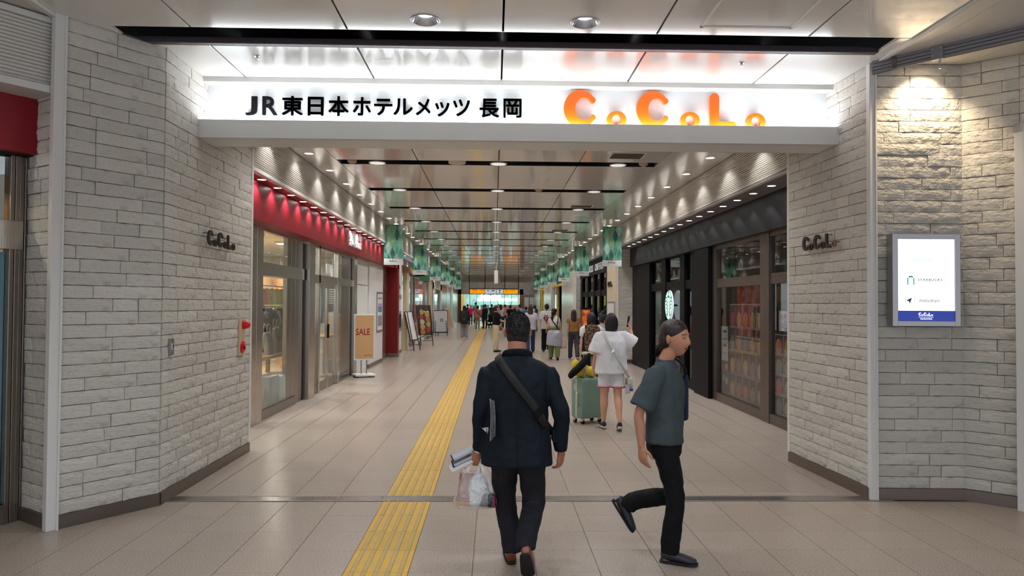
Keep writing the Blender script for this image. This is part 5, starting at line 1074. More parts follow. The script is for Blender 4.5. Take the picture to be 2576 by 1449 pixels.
def person(label, loc, rz, J, top, bottom, hair='short', hmat=None, skin=None, shoe=(None, None), v=.012, group=None, bare_legs=False, face=.9, hands=True, handkw=None, extra_body=None):
    s = J['s']; root = thing('person', label, 'person', (loc[0], loc[1], 0), rz, group); skin = skin or M_SKIN; hmat = hmat or M_HBLK
    HM = Matrix.Translation(J['head']) @ Matrix.Rotation(J['hr'][0], 4, 'Z') @ Matrix.Rotation(-J['hr'][1], 4, 'X') @ Matrix.Scale(s**.4, 4)
    up = (J['neck']-J['pel']).normalized()
    # --- body, one continuous surface
    mb = MB(); n0 = 0; hd = headf(face=face); mb.add(hd.v, hd.f)
    for sd in (-1, 1):
        q = len(mb.v); mb.ell((sd*.078, -.008, -.004), (.009, .02, .033), 10, 8); mb.xf(Matrix.Translation((sd*.076, -.01, 0)) @ Matrix.Rotation(sd*-.35, 4, 'Z') @ Matrix.Translation((-sd*.07, .01, 0)), q)
    mb.xf(HM)
    mb.loft([J['neck']-up*.06*s, J['neck']+up*.02*s, J['head']+V((0, -.012, -.05*s)), J['head']+V((0, -.012, .0))], [(.07*s, .06*s), (.054*s, .054*s), (.05*s, .052*s), (.048*s, .05*s)], n=14)
    mb.loft([J['pel']-up*.08*s, J['pel'], J['pel']+(J['neck']-J['pel'])*.35, J['pel']+(J['neck']-J['pel'])*.75, J['neck']-up*.04*s], [(.11*s, .08*s), (.125*s, .085*s), (.105*s, .075*s), (.125*s, .08*s), (.09*s, .06*s)], n=16)
    for nm, sd in (('L', -1), ('R', 1)):
        sh, el, wr = J['sh'+nm], J['el'+nm], J['wr'+nm]; mid = (el+wr)/2+(el-sh).normalized()*.012
        mb.loft([sh-V((sd*.07*s, 0, .03)), sh-V((sd*.01, 0, .012)), (sh+el)/2, el, (el*.65+wr*.35), wr], [.03*s, .038*s, .04*s, .034*s, .036*s, .024*s], n=12)
        if hands:
            kw = dict(n=(-sd, 0, 0), side=(0, 1, 0), curl=.3); kw.update((handkw or {}).get(nm, {})); hand(mb, wr, kw.pop('d', J['hd'+nm]), kw.pop('n'), kw.pop('side'), s, **kw)
        hp, kn, an = J['hip'+nm], J['kn'+nm], J['an'+nm]; bk = V((0, -.012*s, 0)); b2 = 1.28 if bare_legs else 1.
        mb.loft([hp+V((0, 0, .03)), hp*.7+kn*.3, kn, kn*.68+an*.32+bk, an*.8+kn*.2, an+V((0, 0, -.02*s))], [.075*s*b2, .066*s*b2, .046*s*b2, .047*s*b2, .03*s*b2, .03*s], n=14)
        mb.loft([J['heel'+nm], J['heel'+nm]*.5+J['toe'+nm]*.5+V((0, 0, .012)), J['toe'+nm]], [(.026*s, .03*s), (.032*s, .028*s), (.026*s, .014*s)], n=10)
    if extra_body: extra_body(mb)
    vox(part('body', mb, skin, root, True), v*.62 if v > .006 else v, 3)
    # --- top
    if top:
        m_ = top['m']; mb = MB(); P_ = lambda t: J['pel']+(J['neck']-J['pel'])*t; b = top.get('b', 1.)
        th_ = top.get('hem', -.1); w_ = top.get('w', (.185, .165, .18, .175)); dp = top.get('d', (.13, .12, .125, .09))
        pts = [P_(th_), P_(th_+.06), P_(.3), P_(.66), P_(.86), P_(.935), P_(.99), P_(1.04)]
        rr = [(w_[0]*b*s, dp[0]*b*s), (w_[0]*b*s, dp[0]*b*s), (w_[1]*b*s, dp[1]*b*s), (w_[2]*b*s, dp[2]*b*s), (w_[3]*b*s, dp[3]*b*s), (w_[3]*.84*s, dp[3]*.88*s), (.118*s, .074*s), (.066*s, .062*s)]
        mb.loft(pts, rr, n=22, power=2.3)
        sl = top.get('sleeve', 'short'); sr = top.get('sr', (.07, .068, .066))
        for nm, sd in (('L', -1), ('R', 1)):
            sh, el, wr = J['sh'+nm], J['el'+nm], J['wr'+nm]
            if sl == 'none': mb.loft([sh-V((sd*.08*s, 0, -.015*s)), sh+V((0, 0, -.005))], [.055*s, .045*s], n=12); continue
            if sl == 'short': k = top.get('sl', .62); pts = [sh-V((sd*.08*s, 0, -.0*s)), sh, sh*(1-k/2)+el*(k/2), sh*(1-k)+el*k]; rr = [.052*s, sr[0]*.92*s, sr[1]*s, sr[2]*s]
            else: pts = [sh-V((sd*.08*s, 0, 0)), sh, (sh+el)/2, el, (el+wr)/2, wr]; rr = [.05*s, .058*s, .061*s, .057*s, .053*s, .046*s]
            mb.loft(pts, rr, n=14)
        vox(part(top.get('name', 'shirt'), mb, m_, root, True), v, 9, disp=.022 if v < .016 else 0)
    # --- bottom
    if bottom:
        m_ = bottom['m']; mb = MB(); up2 = V((0, 0, 1)); st = bottom.get('style', 'trousers'); b = bottom.get('b', 1.); P_ = lambda t: J['pel']+(J['neck']-J['pel'])*t
        mb.loft([P_(.22), P_(.1), J['pel']-up2*.02*s, (J['hipL']+J['hipR'])/2-up2*.075*s], [(.14*s*b, .10*s*b), (.155*s*b, .115*s*b), (.17*s*b, .125*s*b), (.15*s*b, .115*s*b)], n=20)
        for nm in 'LR':
            hp, kn, an = J['hip'+nm], J['kn'+nm], J['an'+nm]; r_ = bottom.get('r', (.093, .082, .066, .06, .056))
            if st == 'shorts': mb.loft([hp+up2*.03, hp*.7+kn*.3, hp*.32+kn*.68], [.098*s*b, .1*s*b, .108*s*b], n=16)
            else: mb.loft([hp+up2*.03, hp*.65+kn*.35, kn, kn*.5+an*.5, an*.88+kn*.12, an+V((0, 0, -.03*s))], [q*s*b for q in (r_[0], r_[1], r_[2], r_[3], r_[4], r_[4])], n=14)
        vox(part(st, mb, m_, root, True), v, 4, disp=.018 if v < .016 else 0)
    # --- shoes
    if shoe[0]:
        for nm in 'LR':
            h_, t_ = J['heel'+nm], J['toe'+nm]; d = (t_-h_).normalized(); u_ = V((0, 0, 1)); u_ = (u_-d*u_.dot(d)).normalized()
            mb = MB().loft([h_-d*.012*s+u_*.018*s, h_+d*.03*s+u_*.022*s, h_*.5+t_*.5+u_*.016*s, t_-d*.02*s+u_*.004*s, t_+d*.028*s], [(.03*s, .034*s), (.036*s, .042*s), (.043*s, .034*s), (.044*s, .026*s), (.024*s, .016*s)], n=14)
            sh_ = vox(part('shoe', mb, shoe[0], root, True), min(v, .01), 3)
            mb = MB().loft([h_-d*.02*s-u_*.022*s, h_+d*.03*s-u_*.022*s, h_*.5+t_*.5-u_*.02*s, t_-d*.0-u_*.018*s, t_+d*.035*s-u_*.012*s], [(.03*s, .01*s), (.037*s, .011*s), (.042*s, .011*s), (.045*s, .01*s), (.022*s, .008*s)], n=14)
            part('sole', mb, shoe[1] or shoe[0], sh_, True)
    # --- hair
    mb = MB()
    hs_ = hair if isinstance(hair, str) else hair[0]
    if hs_ != 'none':
        mb.ell((0, -.018, .024), (.083, .094, .107), 20, 14)
        if hs_ in ('short', 'man'): mb.ell((0, -.04, -.02), (.074, .066, .075), 16, 10)
        else: mb.ell((0, -.035, -.01), (.083, .076, .09), 16, 10)
        if hs_ == 'bob': mb.loft([(0, -.03, .05), (0, -.035, -.03), (0, -.03, -.1), (0, -.03, -.135)], [(.088, .075), (.096, .074), (.09, .065), (.075, .05)], n=18)
        if hs_ == 'long':
            L_ = hair[1] if not isinstance(hair, str) else .38; mb.loft([(0, -.03, .04), (0, -.045, -.06), (0, -.075, -.16), (0, -.09, -.16-(L_-.16)*.5), (0, -.095, -L_)], [(.088, .07), (.092, .066), (.09, .05), (.085, .038), (.05, .02)], n=18)
        if hs_ == 'pony': mb.loft([(0, -.1, .04), (0, -.14, .02), (0, -.14, -.08), (0, -.125, -.2), (0, -.12, -.3)], [.022, .032, .036, .03, .012], n=12)
        if hs_ == 'bun': mb.ell((0, -.06, .125), (.045, .045, .04))
        mb.xf(HM); o = vox(part('hair', mb, hmat, root, True), min(v, .011), 3)
        o.name = 'hair'
    return root, HM
def strap(name, pts, w_, m_, parent, t=.004, ref=(0, 0, 1)):
    return part(name, MB().loft(pts, [(w_/2, t)]*len(pts), ref=ref, n=8, smooth=3, power=4), m_, parent, True)
def W(root_loc, rz, p):
    c_, s_ = cos(rz), sin(rz); return V((root_loc[0]+p[0]*c_-p[1]*s_, root_loc[1]+p[0]*s_+p[1]*c_, p[2]))
# ---------------------------------------------------------------- man in the dark suit jacket
M_NAVY = cloth('navy_suit', rgb(16, 25, 35), .7, .55); M_TROU = cloth('dark_trousers', rgb(32, 33, 40), .75, .6); M_BSHOE = mat('brown_leather', rgb(122, 58, 32), .35, spec=.5); M_SOLE = mat('black_rubber', rgb(20, 20, 22), .8)
mx = (.15, 4.63)
J = {'s': .95, 'pel': V((0, -.02, .80)), 'neck': V((0, 0, 1.335)), 'head': V((.004, .062, 1.497)), 'hr': (0, -.28),
     'shL': V((-.192, -.01, 1.242)), 'elL': V((-.23, -.05, 1.0)), 'wrL': V((-.245, .05, .735)), 'hdL': V((-.10, .25, -.95)),
     'shR': V((.2, -.01, 1.238)), 'elR': V((.278, -.06, .985)), 'wrR': V((.285, .02, .735)), 'hdR': V((-.05, .2, -.95)),
     'hipL': V((-.085, -.01, .775)), 'knL': V((-.072, .12, .42)), 'anL': V((-.025, .09, .09)), 'heelL': V((-.03, .045, .03)), 'toeL': V((-.04, .255, .028)),
     'hipR': V((.088, -.02, .775)), 'knR': V((.112, .03, .405)), 'anR': V((.045, -.265, .225)), 'heelR': V((.045, -.335, .2)), 'toeR': V((.07, -.205, .045))}
man, HM = person('man in a dark suit jacket walking away with a plastic bag', mx, 0, J,
    dict(m=M_NAVY, name='jacket', hem=-.27, w=(.232, .2, .205, .208), d=(.15, .13, .135, .105), sleeve='long', b=1.05),
    dict(m=M_TROU, r=(.1, .093, .076, .07, .066), b=1.04), 'none', skin=M_SKIN2, shoe=(M_BSHOE, M_SOLE), v=.0085,
    handkw={'L': dict(d=(-.35, .2, -.88), n=(.25, .95, .1), side=(-1, .1, .2), grip=(.55, .6, .62, .65), thumb=.8), 'R': dict(d=(.0, .25, -.95), n=(-.75, .6, .1), side=(-.5, .7, 0), curl=.5)}, extra_body=lambda b_: b_.loft([(0, .0, 1.30), (0, .012, 1.38), (.002, .035, 1.45)], [(.07, .066), (.062, .06), (.06, .058)], n=16))
# cropped black hair with short tufts
mb = MB(); mb.ell((0, -.012, .03), (.082, .098, .103), 24, 16); mb.ell((0, -.036, -.018), (.076, .072, .074), 20, 12); mb.loft([(0, -.072, -.04), (0, -.074, -.065), (0, -.068, -.08)], [(.056, .028), (.045, .02), (.03, .01)], n=14)
mb.xf(HM); hr_ = vox(part('hair', mb, M_HBLK, man, True), .007, 2)
tf = MB(); rnd = random.Random(11)
for k in range(1500):
    a = rnd.uniform(0, 2*pi); z = rnd.uniform(-.25, 1) if k % 3 else rnd.uniform(.3, 1); r_ = sqrt(max(0, 1-z*z)); d = V((r_*cos(a), r_*sin(a), z))
    if d.y > .55 and d.z < .5: continue
    p = V((.081*d.x, -.012+.097*d.y, .03+.102*d.z)); nn = V((d.x, d.y*.8, d.z+.35)).normalized(); tn = V((rnd.uniform(-1, 1), rnd.uniform(-1, 1), rnd.uniform(-.5, 1)))*.55; L_ = .007+.011*max(0, z); e_ = (nn+tn).normalized()*L_
    sx = d.cross(V((.3, .2, .9))).normalized()*.0022; sy = d.cross(sx).normalized()*.0022; q = [p-e_*.3+sx, p-e_*.3-sx*.5+sy, p-e_*.3-sx*.5-sy, p+e_]
    tf.add(q, [(0, 1, 3), (1, 2, 3), (2, 0, 3)])
t_ = part('hair_tufts', tf.xf(HM), M_HBLK, man); t_['kind'] = 'stuff'
# jacket details
def back_y(x, z, k=1.0):
    J_ = J; t = (z-.80)/(1.335-.80); rx = .215; ry = .143 if t < .8 else .118; return -.02+.02*t-ry*sqrt(max(.05, 1-abs(x/rx)**2.3))*k
mb = MB().loft([(-.092, .05, 1.305), (-.08, -.005, 1.35), (-.048, -.05, 1.368), (.0, -.064, 1.374), (.048, -.05, 1.368), (.08, -.005, 1.35), (.092, .05, 1.305)], [(.03, .012), (.03, .012), (.028, .012), (.028, .012), (.028, .012), (.03, .012), (.03, .012)], ref=(0, -.45, 1), n=10)
vox(part('collar', mb, M_NAVY, man, True), .007, 3)
mb = MB().add([(.0, back_y(0, .95)-.006, .95), (.006, back_y(0, .95)-.006, .95), (.010, back_y(0, .66)-.016, .66), (-.004, back_y(0, .66)-.016, .66)], [(0, 1, 2, 3)])
part('back_seam', MB().loft([(0, back_y(0, 1.3)-.004, 1.3), (0, back_y(0, 1.1)-.004, 1.1), (0, back_y(0, .9)-.004, .9), (0, back_y(0, .67)-.006, .67)], [.0025]*4, n=5), M_BLACKM, man, True)
for k in range(3): part('cuff_button', MB().cyl((-.262, -.005, .79+.022*k), (-.266, -.018, .79+.022*k), .007, n=10), M_BLACK, man)
part('pocket_flap', MB().box(.225, .262, -.05, .06, .80, .885, .008), M_NAVY, man, True, 40)
part('wrist_watch', MB().lathe([(.031, -.009), (.034, -.006), (.034, .006), (.031, .009)], n=18).xf(Matrix.Translation((-.246, .057, .728)) @ Matrix.Rotation(.25, 4, 'X')), M_CHROME, man, True)
# cross body bag strap and bag
M_WEB = mat('black_webbing', rgb(6, 7, 9), .6, bump=(160, .12)); cbag = thing('crossbody_bag', 'black crossbody strap over the suit jacket of the walking man', 'bag', (*mx, 0))
pts = [(-.12, .10, 1.3), (-.125, .02, 1.345), (-.115, -.085, 1.325)]+[(x, back_y(x, z)-.012, z) for x, z in ((-.08, 1.275), (-.03, 1.21), (.03, 1.135), (.09, 1.06), (.13, 1.0), (.165, .94))]+[(.215, -.02, .86), (.2, .09, .8)]
strap('strap', pts, .052, M_WEB, cbag, .004, ref=(1, 0, .9)); bxp('pouch', cbag, M_WEB, -.02, .2, .16, .24, .66, .86, .02)
part('buckle', MB().box(-.035, .035, -.007, .007, -.02, .02, .005).xf(Matrix.Translation((.128, back_y(.128, 1.0)-.022, 1.0)) @ Matrix.Rotation(-.85, 4, 'Y')), M_BLACK, cbag)
# papers under the arm
npz = thing('newspaper', 'folded white papers clamped under the arm of the walking man', 'papers', (*mx, 0)); M_NEWS = mat('newsprint', rgb(208, 208, 212), .7, var=(60, rgb(120, 120, 130), .42, .5))
for k in range(5): part('sheet', MB().loft([(-.172+.006*k, -.175+.004*k, 1.09-.004*k), (-.165+.006*k, -.18, .98), (-.17+.007*k, -.172, .84+.008*k)], [(.0022, .05)]*3, ref=(1, 0, 0), n=8, smooth=2), M_NEWS if k % 2 else M_PAPER, npz)
part('sheet_corner', MB().add([(-.225, -.125, .905), (-.18, -.165, .915), (-.185, -.165, .875), (-.222, -.13, .91), (-.18, -.16, .913)], [(0, 2, 1)]), M_NEWS, npz)
# silver notepads in the hand
nt_ = thing('notepad', 'two silver edged notepads held in the hand above the plastic bag', 'notepad', (mx[0]-.335, mx[1]+.11, .665), .15); M_SILV = mat('silver_cover', rgb(176, 186, 200), .3, .4)
Mn = Matrix.Rotation(-.42, 4, 'Y'); 
for k, (dx, dz) in enumerate(((0, 0), (.012, .035))):
    part('cover', MB().box(-.085+dx, .1, -.06, .06, -.008+dz, .01+dz, .003).xf(Mn), M_SILV, nt_); part('spine', MB().box(-.092+dx, -.084+dx, -.061, .061, -.01+dz, .012+dz, .002).xf(Mn), M_BLACK, nt_)
part('lower_page', MB().box(-.115, .08, -.055, .055, -.035, -.01, .002).xf(Mn), M_PAPER, nt_)
# translucent plastic bag
M_PLAS = None
def plastic():
    m = bpy.data.materials.new('thin_plastic'); m.use_nodes = True; nt = m.node_tree; N = nt.nodes; L = nt.links; N.remove(N['Principled BSDF'])
    t = N.new('ShaderNodeBsdfTransparent'); t.inputs[0].default_value = (.97, .97, .97, 1); g = N.new('ShaderNodeBsdfGlossy'); g.inputs['Roughness'].default_value = .12; d = N.new('ShaderNodeBsdfDiffuse'); d.inputs[0].default_value = (.9, .9, .92, 1); tr = N.new('ShaderNodeBsdfTranslucent'); tr.inputs[0].default_value = (.9, .9, .92, 1)
    tc = N.new('ShaderNodeTexCoord'); n = N.new('ShaderNodeTexNoise'); n.inputs['Scale'].default_value = 16; n.inputs['Detail'].default_value = 4; n.inputs['Distortion'].default_value = 1.2; L.new(tc.outputs['Object'], n.inputs['Vector'])
    bp = N.new('ShaderNodeBump'); bp.inputs['Strength'].default_value = .8; bp.inputs['Distance'].default_value = .03; L.new(n.outputs['Fac'], bp.inputs['Height']); L.new(bp.outputs[0], g.inputs['Normal'])
    a = N.new('ShaderNodeAddShader'); L.new(d.outputs[0], a.inputs[0]); L.new(tr.outputs[0], a.inputs[1])
    x1 = N.new('ShaderNodeMixShader'); x1.inputs[0].default_value = .2; L.new(t.outputs[0], x1.inputs[1]); L.new(a.outputs[0], x1.inputs[2])
    x2 = N.new('ShaderNodeMixShader'); x2.inputs[0].default_value = .16; L.new(x1.outputs[0], x2.inputs[1]); L.new(g.outputs[0], x2.inputs[2]); L.new(x2.outputs[0], N['Material Output'].inputs[0]); return m
M_PLAS = plastic()
bgx = thing('plastic_bag', 'crumpled translucent plastic bag hanging from the hand of the walking man', 'bag', (mx[0]-.265, mx[1]+.09, 0), .1)
rnd = random.Random(4); mb = MB(); rows = [(.355, .105, .045), (.36, .135, .07), (.40, .14, .078), (.46, .128, .075), (.52, .115, .065), (.57, .10, .05), (.60, .085, .03)]; n = 28
for (z, rx, ry) in rows:
    for k in range(n):
        a = 2*pi*k/n; c_, s_ = cos(a), sin(a); q = 1+rnd.uniform(-.06, .06); mb.v.append((math.copysign(abs(c_)**.75, c_)*rx*q+.015*(.5-z), math.copysign(abs(s_)**.75, s_)*ry*q, z+rnd.uniform(-.008, .008)+(.025*cos(2*a) if z > .59 else 0)))
for j in range(len(rows)-1):
    for k in range(n): mb.f.append((j*n+k, j*n+(k+1) % n, (j+1)*n+(k+1) % n, (j+1)*n+k))
mb.f.append(tuple(range(n))[::-1]); mb.mi = [0]*len(mb.f)
part('bag_film', mb, M_PLAS, bgx, True)
for sx in (-.05, .045):
    part('handle', MB().loft([(sx*1.2, -.03, .59), (sx*.7, -.015, .63), (.01, 0, .668), (.01, .01, .668), (sx*.7, .02, .63), (sx*1.2, .03, .59)], [(.014, .002), (.009, .002), (.006, .003), (.006, .003), (.009, .002), (.014, .002)], n=8), M_PLAS, bgx, True)
rp = thing('wrapped_parcel', 'brown red printed packet inside the plastic bag', 'packet', (mx[0]-.34, mx[1]+.08, .37), .1); part('wrapper', MB().box(-.05, .055, -.035, .035, 0, .2, .012).xf(Matrix.Rotation(.12, 4, 'Y')), mat('packet_red', rgb(132, 64, 54), .35, var=(40, rgb(170, 120, 104), .4, .6)), rp, True, 40); part('paper_band', MB().box(-.052, .057, -.036, .036, .0, .03, .004).xf(Matrix.Rotation(.12, 4, 'Y')), mat('packet_tan', rgb(190, 140, 96), .5), rp)
rp = thing('white_pouch', 'crumpled white inner bag inside the plastic bag', 'bag', (mx[0]-.245, mx[1]+.07, .37), .3); o = part('film', MB().ell((0, 0, .1), (.07, .045, .11), 14, 10).ell((-.03, -.02, .03), (.04, .035, .035)).ell((.035, .0, .06), (.05, .04, .06)), mat('white_film', rgb(226, 230, 234), .3, bump=(18, .9, (1, 1, 1), .05)), rp, True); vox(o, .008, 2); part('knot', MB().ell((0, 0, .215), (.02, .015, .03)), mat('white_film', rgb(226, 230, 234), .3), rp, True)
rp = thing('dark_packet', 'black and magenta packet at the bottom of the plastic bag', 'packet', (mx[0]-.19, mx[1]+.06, .365), -.2); part('wrapper', MB().box(-.055, .05, -.03, .03, 0, .085, .01), mat('packet_black', rgb(30, 32, 40), .3, var=(50, rgb(90, 96, 104), .4, .6)), rp, True, 40); part('end_flap', MB().box(.045, .058, -.031, .031, .0, .08, .004), mat('packet_magenta', rgb(150, 40, 80), .4), rp)

# ---------------------------------------------------------------- elderly woman walking across
M_GTEE = cloth('grey_tee', rgb(66, 76, 80), .8, .45); M_BLKT = cloth('black_trousers', rgb(14, 14, 17), .8, .4); M_CLOG = mat('navy_clog', rgb(22, 28, 38), .45)
wx = (1.19, 4.77); wr_ = radians(-110)
J = {'s': .93, 'pel': V((0, -.055, .775)), 'neck': V((0, -.045, 1.295)), 'head': V((.0, .022, 1.455)), 'hr': (-.42, .02),
     'shL': V((-.155, -.06, 1.235)), 'elL': V((-.185, -.07, .98)), 'wrL': V((-.165, -.05, .79)), 'hdL': V((.1, .3, -.9)),
     'shR': V((.155, -.085, 1.235)), 'elR': V((.21, -.19, .975)), 'wrR': V((.205, -.175, .765)), 'hdR': V((0, .12, -.99)),
     'hipL': V((-.075, -.05, .745)), 'knL': V((-.075, .0, .415)), 'anL': V((-.075, -.315, .315)), 'heelL': V((-.075, -.385, .325)), 'toeL': V((-.075, -.275, .155)),
     'hipR': V((.08, -.045, .745)), 'knR': V((.085, .025, .43)), 'anR': V((.09, -.005, .088)), 'heelR': V((.09, -.05, .03)), 'toeR': V((.1, .14, .028))}
wom, HM = person('elderly woman in a grey tee and black trousers striding past', wx, wr_, J,
    dict(m=M_GTEE, hem=-.02, w=(.175, .17, .175, .165), d=(.128, .125, .13, .095), sleeve='short', sl=.86, sr=(.075, .084, .092), b=1.05, name='tee_shirt'),
    dict(m=M_BLKT, r=(.088, .08, .068, .066, .066), b=1.), 'none', skin=M_SKIN3, shoe=(M_CLOG, M_SOLE), v=.0085, face=1.15,
    handkw={'R': dict(n=(-.8, .5, 0), side=(.2, .9, 0), curl=.45), 'L': dict(n=(.8, .4, 0), side=(0, 1, 0), curl=.6)})
mb = MB(); mb.ell((0, -.02, .048), (.086, .101, .087), 24, 16); mb.ell((0, -.05, -.0), (.085, .075, .09), 20, 12); mb.loft([(0, -.085, -.04), (0, -.105, -.09), (0, -.135, -.115)], [(.066, .035), (.06, .028), (.03, .01)], n=14)
o = vox(part('hair', mb.xf(HM), M_HDYE, wom, True), .007, 3)
tf = MB(); rnd = random.Random(6)
for k in range(60):
    a = rnd.uniform(-1.1, 1.1); p = V((.075*sin(a), -.09-.035*cos(a)*rnd.random(), -.05-.07*rnd.random())); e_ = V((rnd.uniform(-.01, .01), -.015-.02*rnd.random(), -.03+rnd.uniform(-.01, .02))); sx = V((.007, 0, .002)); tf.add([p+sx, p-sx, p-sx*.3+V((0, 0, .004)), p+e_], [(0, 1, 3), (1, 2, 3), (2, 0, 3)])
t_ = part('hair_tufts', tf.xf(HM), M_HDYE, wom); t_['kind'] = 'stuff'
M_EYEW = mat('eye_white', rgb(220, 214, 206), .2); M_IRIS = mat('iris_dark', rgb(30, 18, 14), .15); M_LIP = mat('lip', rgb(150, 82, 74), .4); M_BROW = mat('eyebrow', rgb(112, 78, 66), .8)
for sd in (-1, 1):
    e_ = part('eye', MB().ell((sd*.031, .0785, .006), (.0115, .006, .0055), 12, 8).xf(HM), M_EYEW, wom, True); part('iris', MB().ell((sd*.031, .0842, .006), (.0045, .0015, .0045), 10, 6).xf(HM), M_IRIS, e_, True)
    part('eyelid', MB().loft([(sd*.018, .082, .006), (sd*.025, .0865, .011), (sd*.034, .0855, .0115), (sd*.044, .077, .007)], [.0022]*4, n=6).xf(HM), M_SKIN3, wom, True)
    part('lash_line', MB().loft([(sd*.018, .0845, .0065), (sd*.026, .0885, .0095), (sd*.034, .0875, .0095), (sd*.044, .079, .006)], [.0011]*4, n=5).xf(HM), M_IRIS, wom, True)
    part('eyebrow', MB().loft([(sd*.014, .0915, .0315), (sd*.028, .0905, .036), (sd*.04, .084, .0345), (sd*.05, .0745, .029)], [(.0015, .003)]*4, n=6).xf(HM), M_BROW, wom, True)
    part('nostril', MB().ell((sd*.0065, .105, -.0415), (.003, .003, .002), 8, 6).xf(HM), M_IRIS, wom)
part('lips', MB().loft([(-.024, .0765, -.0615), (-.011, .0855, -.0585), (0, .0865, -.0595), (.011, .0855, -.0585), (.024, .0765, -.0615)], [(.001, .002), (.003, .004), (.003, .004), (.003, .004), (.001, .002)], ref=(0, 0, 1), n=8).loft([(-.022, .0765, -.0635), (0, .086, -.067), (.022, .0765, -.0635)], [(.001, .002), (.0035, .004), (.001, .002)], ref=(0, 0, 1), n=8).xf(HM), M_LIP, wom, True)
part('mouth_line', MB().loft([(-.025, .0785, -.0622), (-.01, .0893, -.0626), (.01, .0893, -.0626), (.025, .0785, -.0622)], [.0013]*4, n=5).xf(HM), M_IRIS, wom, True)
part('neckband', MB().loft([(.078*cos(a), -.035+.062*sin(a), 1.29+.008*cos(a)-.022*sin(a)) for a in [2*pi*k/20 for k in range(21)]], [.008]*21, n=8, caps=False).xf(Matrix.Identity(4)), M_GTEE, wom, True)
nb_ = thing('shoulder_bag', 'navy shoulder bag on the far side of the elderly woman', 'bag', (*wx, 0), wr_); M_NVB = mat('navy_canvas', rgb(26, 36, 62), .8)
strap('strap', [(-.09, -.13, 1.2), (-.10, -.07, 1.325), (-.10, .03, 1.3), (-.16, .07, 1.22), (-.21, .03, 1.15)], .04, M_NVB, nb_, .004, ref=(1, .6, 0)); part('pouch', MB().box(-.25, -.19, -.12, .085, .88, 1.2, .02), M_NVB, nb_, True, 40)

# ---------------------------------------------------------------- girl in white with the green suitcase
M_WTEE = cloth('white_tee', rgb(226, 226, 232), .8, .5); M_WSH = cloth('white_shorts', rgb(222, 222, 226), .8, .4); M_SNK = mat('black_sneaker', rgb(28, 28, 32), .6); M_SNW = mat('white_sole', rgb(216, 212, 216), .6)
gx = (1.57, 9.6); J = pose(1.53, .03, (.12, .0), (-.05, .35), (-.05, .22, .35), (.35, .45, 2.0, .1), 1.0, (0, .0))
J['elR'] = J['shR']+V((.15, .02, -.13)); J['wrR'] = J['elR']+V((-.02, .09, .2)); J['hdR'] = V((-.08, .25, .95))
girl, HM = person('girl in an oversized white tee and shorts raising a phone', gx, 0, J, dict(m=M_WTEE, hem=-.24, w=(.235, .225, .225, .185), d=(.155, .15, .15, .1), sleeve='short', sl=.95, sr=(.085, .11, .13), b=1.03, name='tee_shirt'), dict(m=M_WSH, style='shorts', b=1.02), 'bob', shoe=(M_SNK, M_SNW), v=.011, bare_legs=True, handkw={'R': dict(n=(-.9, .3, 0), side=(-.2, .2, .9), grip=(.5, .5, .5, .5)), 'L': dict(curl=.8)})
for nm in 'LR':
    hp, kn = J['hip'+nm], J['kn'+nm]; c_ = hp*.32+kn*.68; part('shorts_trim', MB().loft([c_+V((.104*cos(a), .104*sin(a), 0)) for a in [2*pi*k/18 for k in range(19)]], [.008]*19, n=8, caps=False), mat('pink_trim', rgb(216, 50, 92), .6), girl, True)
p = W(gx, 0, J['wrR']+J['hdR']*.08+V((-.025, 0, .02))); ph_ = thing('phone', 'dark phone held up by the girl in white', 'phone', p, 0); part('case', MB().box(-.037, .037, -.006, .006, -.06, .09, .004).xf(Matrix.Rotation(1.2, 4, 'Z') @ Matrix.Rotation(.15, 4, 'X')), M_BLACK, ph_); part('screen', MB().box(-.033, .033, -.0075, -.006, -.055, .085).xf(Matrix.Rotation(1.2, 4, 'Z') @ Matrix.Rotation(.15, 4, 'X')), mat('phone_screen', rgb(60, 50, 48), .1), ph_)
M_STRP = mat('white_strap', rgb(196, 196, 190), .6); cb = thing('crossbody_bag', 'small white crossbody bag with charms on the girl in white', 'bag', (*gx, 0))
strap('strap', [(-.09, .1, 1.2), (-.1, 0, 1.3), (-.09, -.10, 1.24), (-.02, -.165, 1.1), (.08, -.168, .93), (.16, -.135, .80), (.235, -.03, .70)], .035, M_STRP, cb, .004, ref=(1, 0, .9))
part('pouch', MB().box(.2, .28, -.09, .09, .56, .7, .02), M_STRP, cb, True, 40); part('buckle', MB().box(-.022, .022, -.004, .004, -.014, .014).xf(Matrix.Translation((-.005, -.178, 1.065)) @ Matrix.Rotation(-.9, 4, 'Y')), M_CHROME, cb); part('charm', MB().ell((.25, -.12, .55), (.025, .015, .02)), mat('blue_charm', rgb(30, 50, 160), .4), cb, True); part('card_charm', MB().box(.17, .235, -.11, -.1, .5, .62, .006), M_ALU, cb)
sc = suitcase('sage green suitcase pulled by the girl in white', 1.33, 10.2, .55, rgb(122, 152, 138), .56, .40, .26, .34, None, mat('pale_trim', rgb(206, 206, 180), .45))
yb_ = thing('yellow_bag', 'yellow cloth bag lying on the sage green suitcase', 'bag', (1.26, 10.22, .635)); vox(part('cloth', MB().ell((-.02, 0, .1), (.14, .1, .1), 16, 10).ell((-.1, -.02, .16), (.06, .06, .1)).ell((.12, .0, .08), (.1, .09, .08)), cloth('yellow', rgb(222, 196, 60), .8, .8), yb_, True), .012, 4); part('strap', MB().loft([(.02, -.1, .02), (.03, -.112, .1), (.04, -.06, .18)], [(.012, .003)]*3, n=6), mat('lilac_strap', rgb(176, 140, 196), .6), yb_)
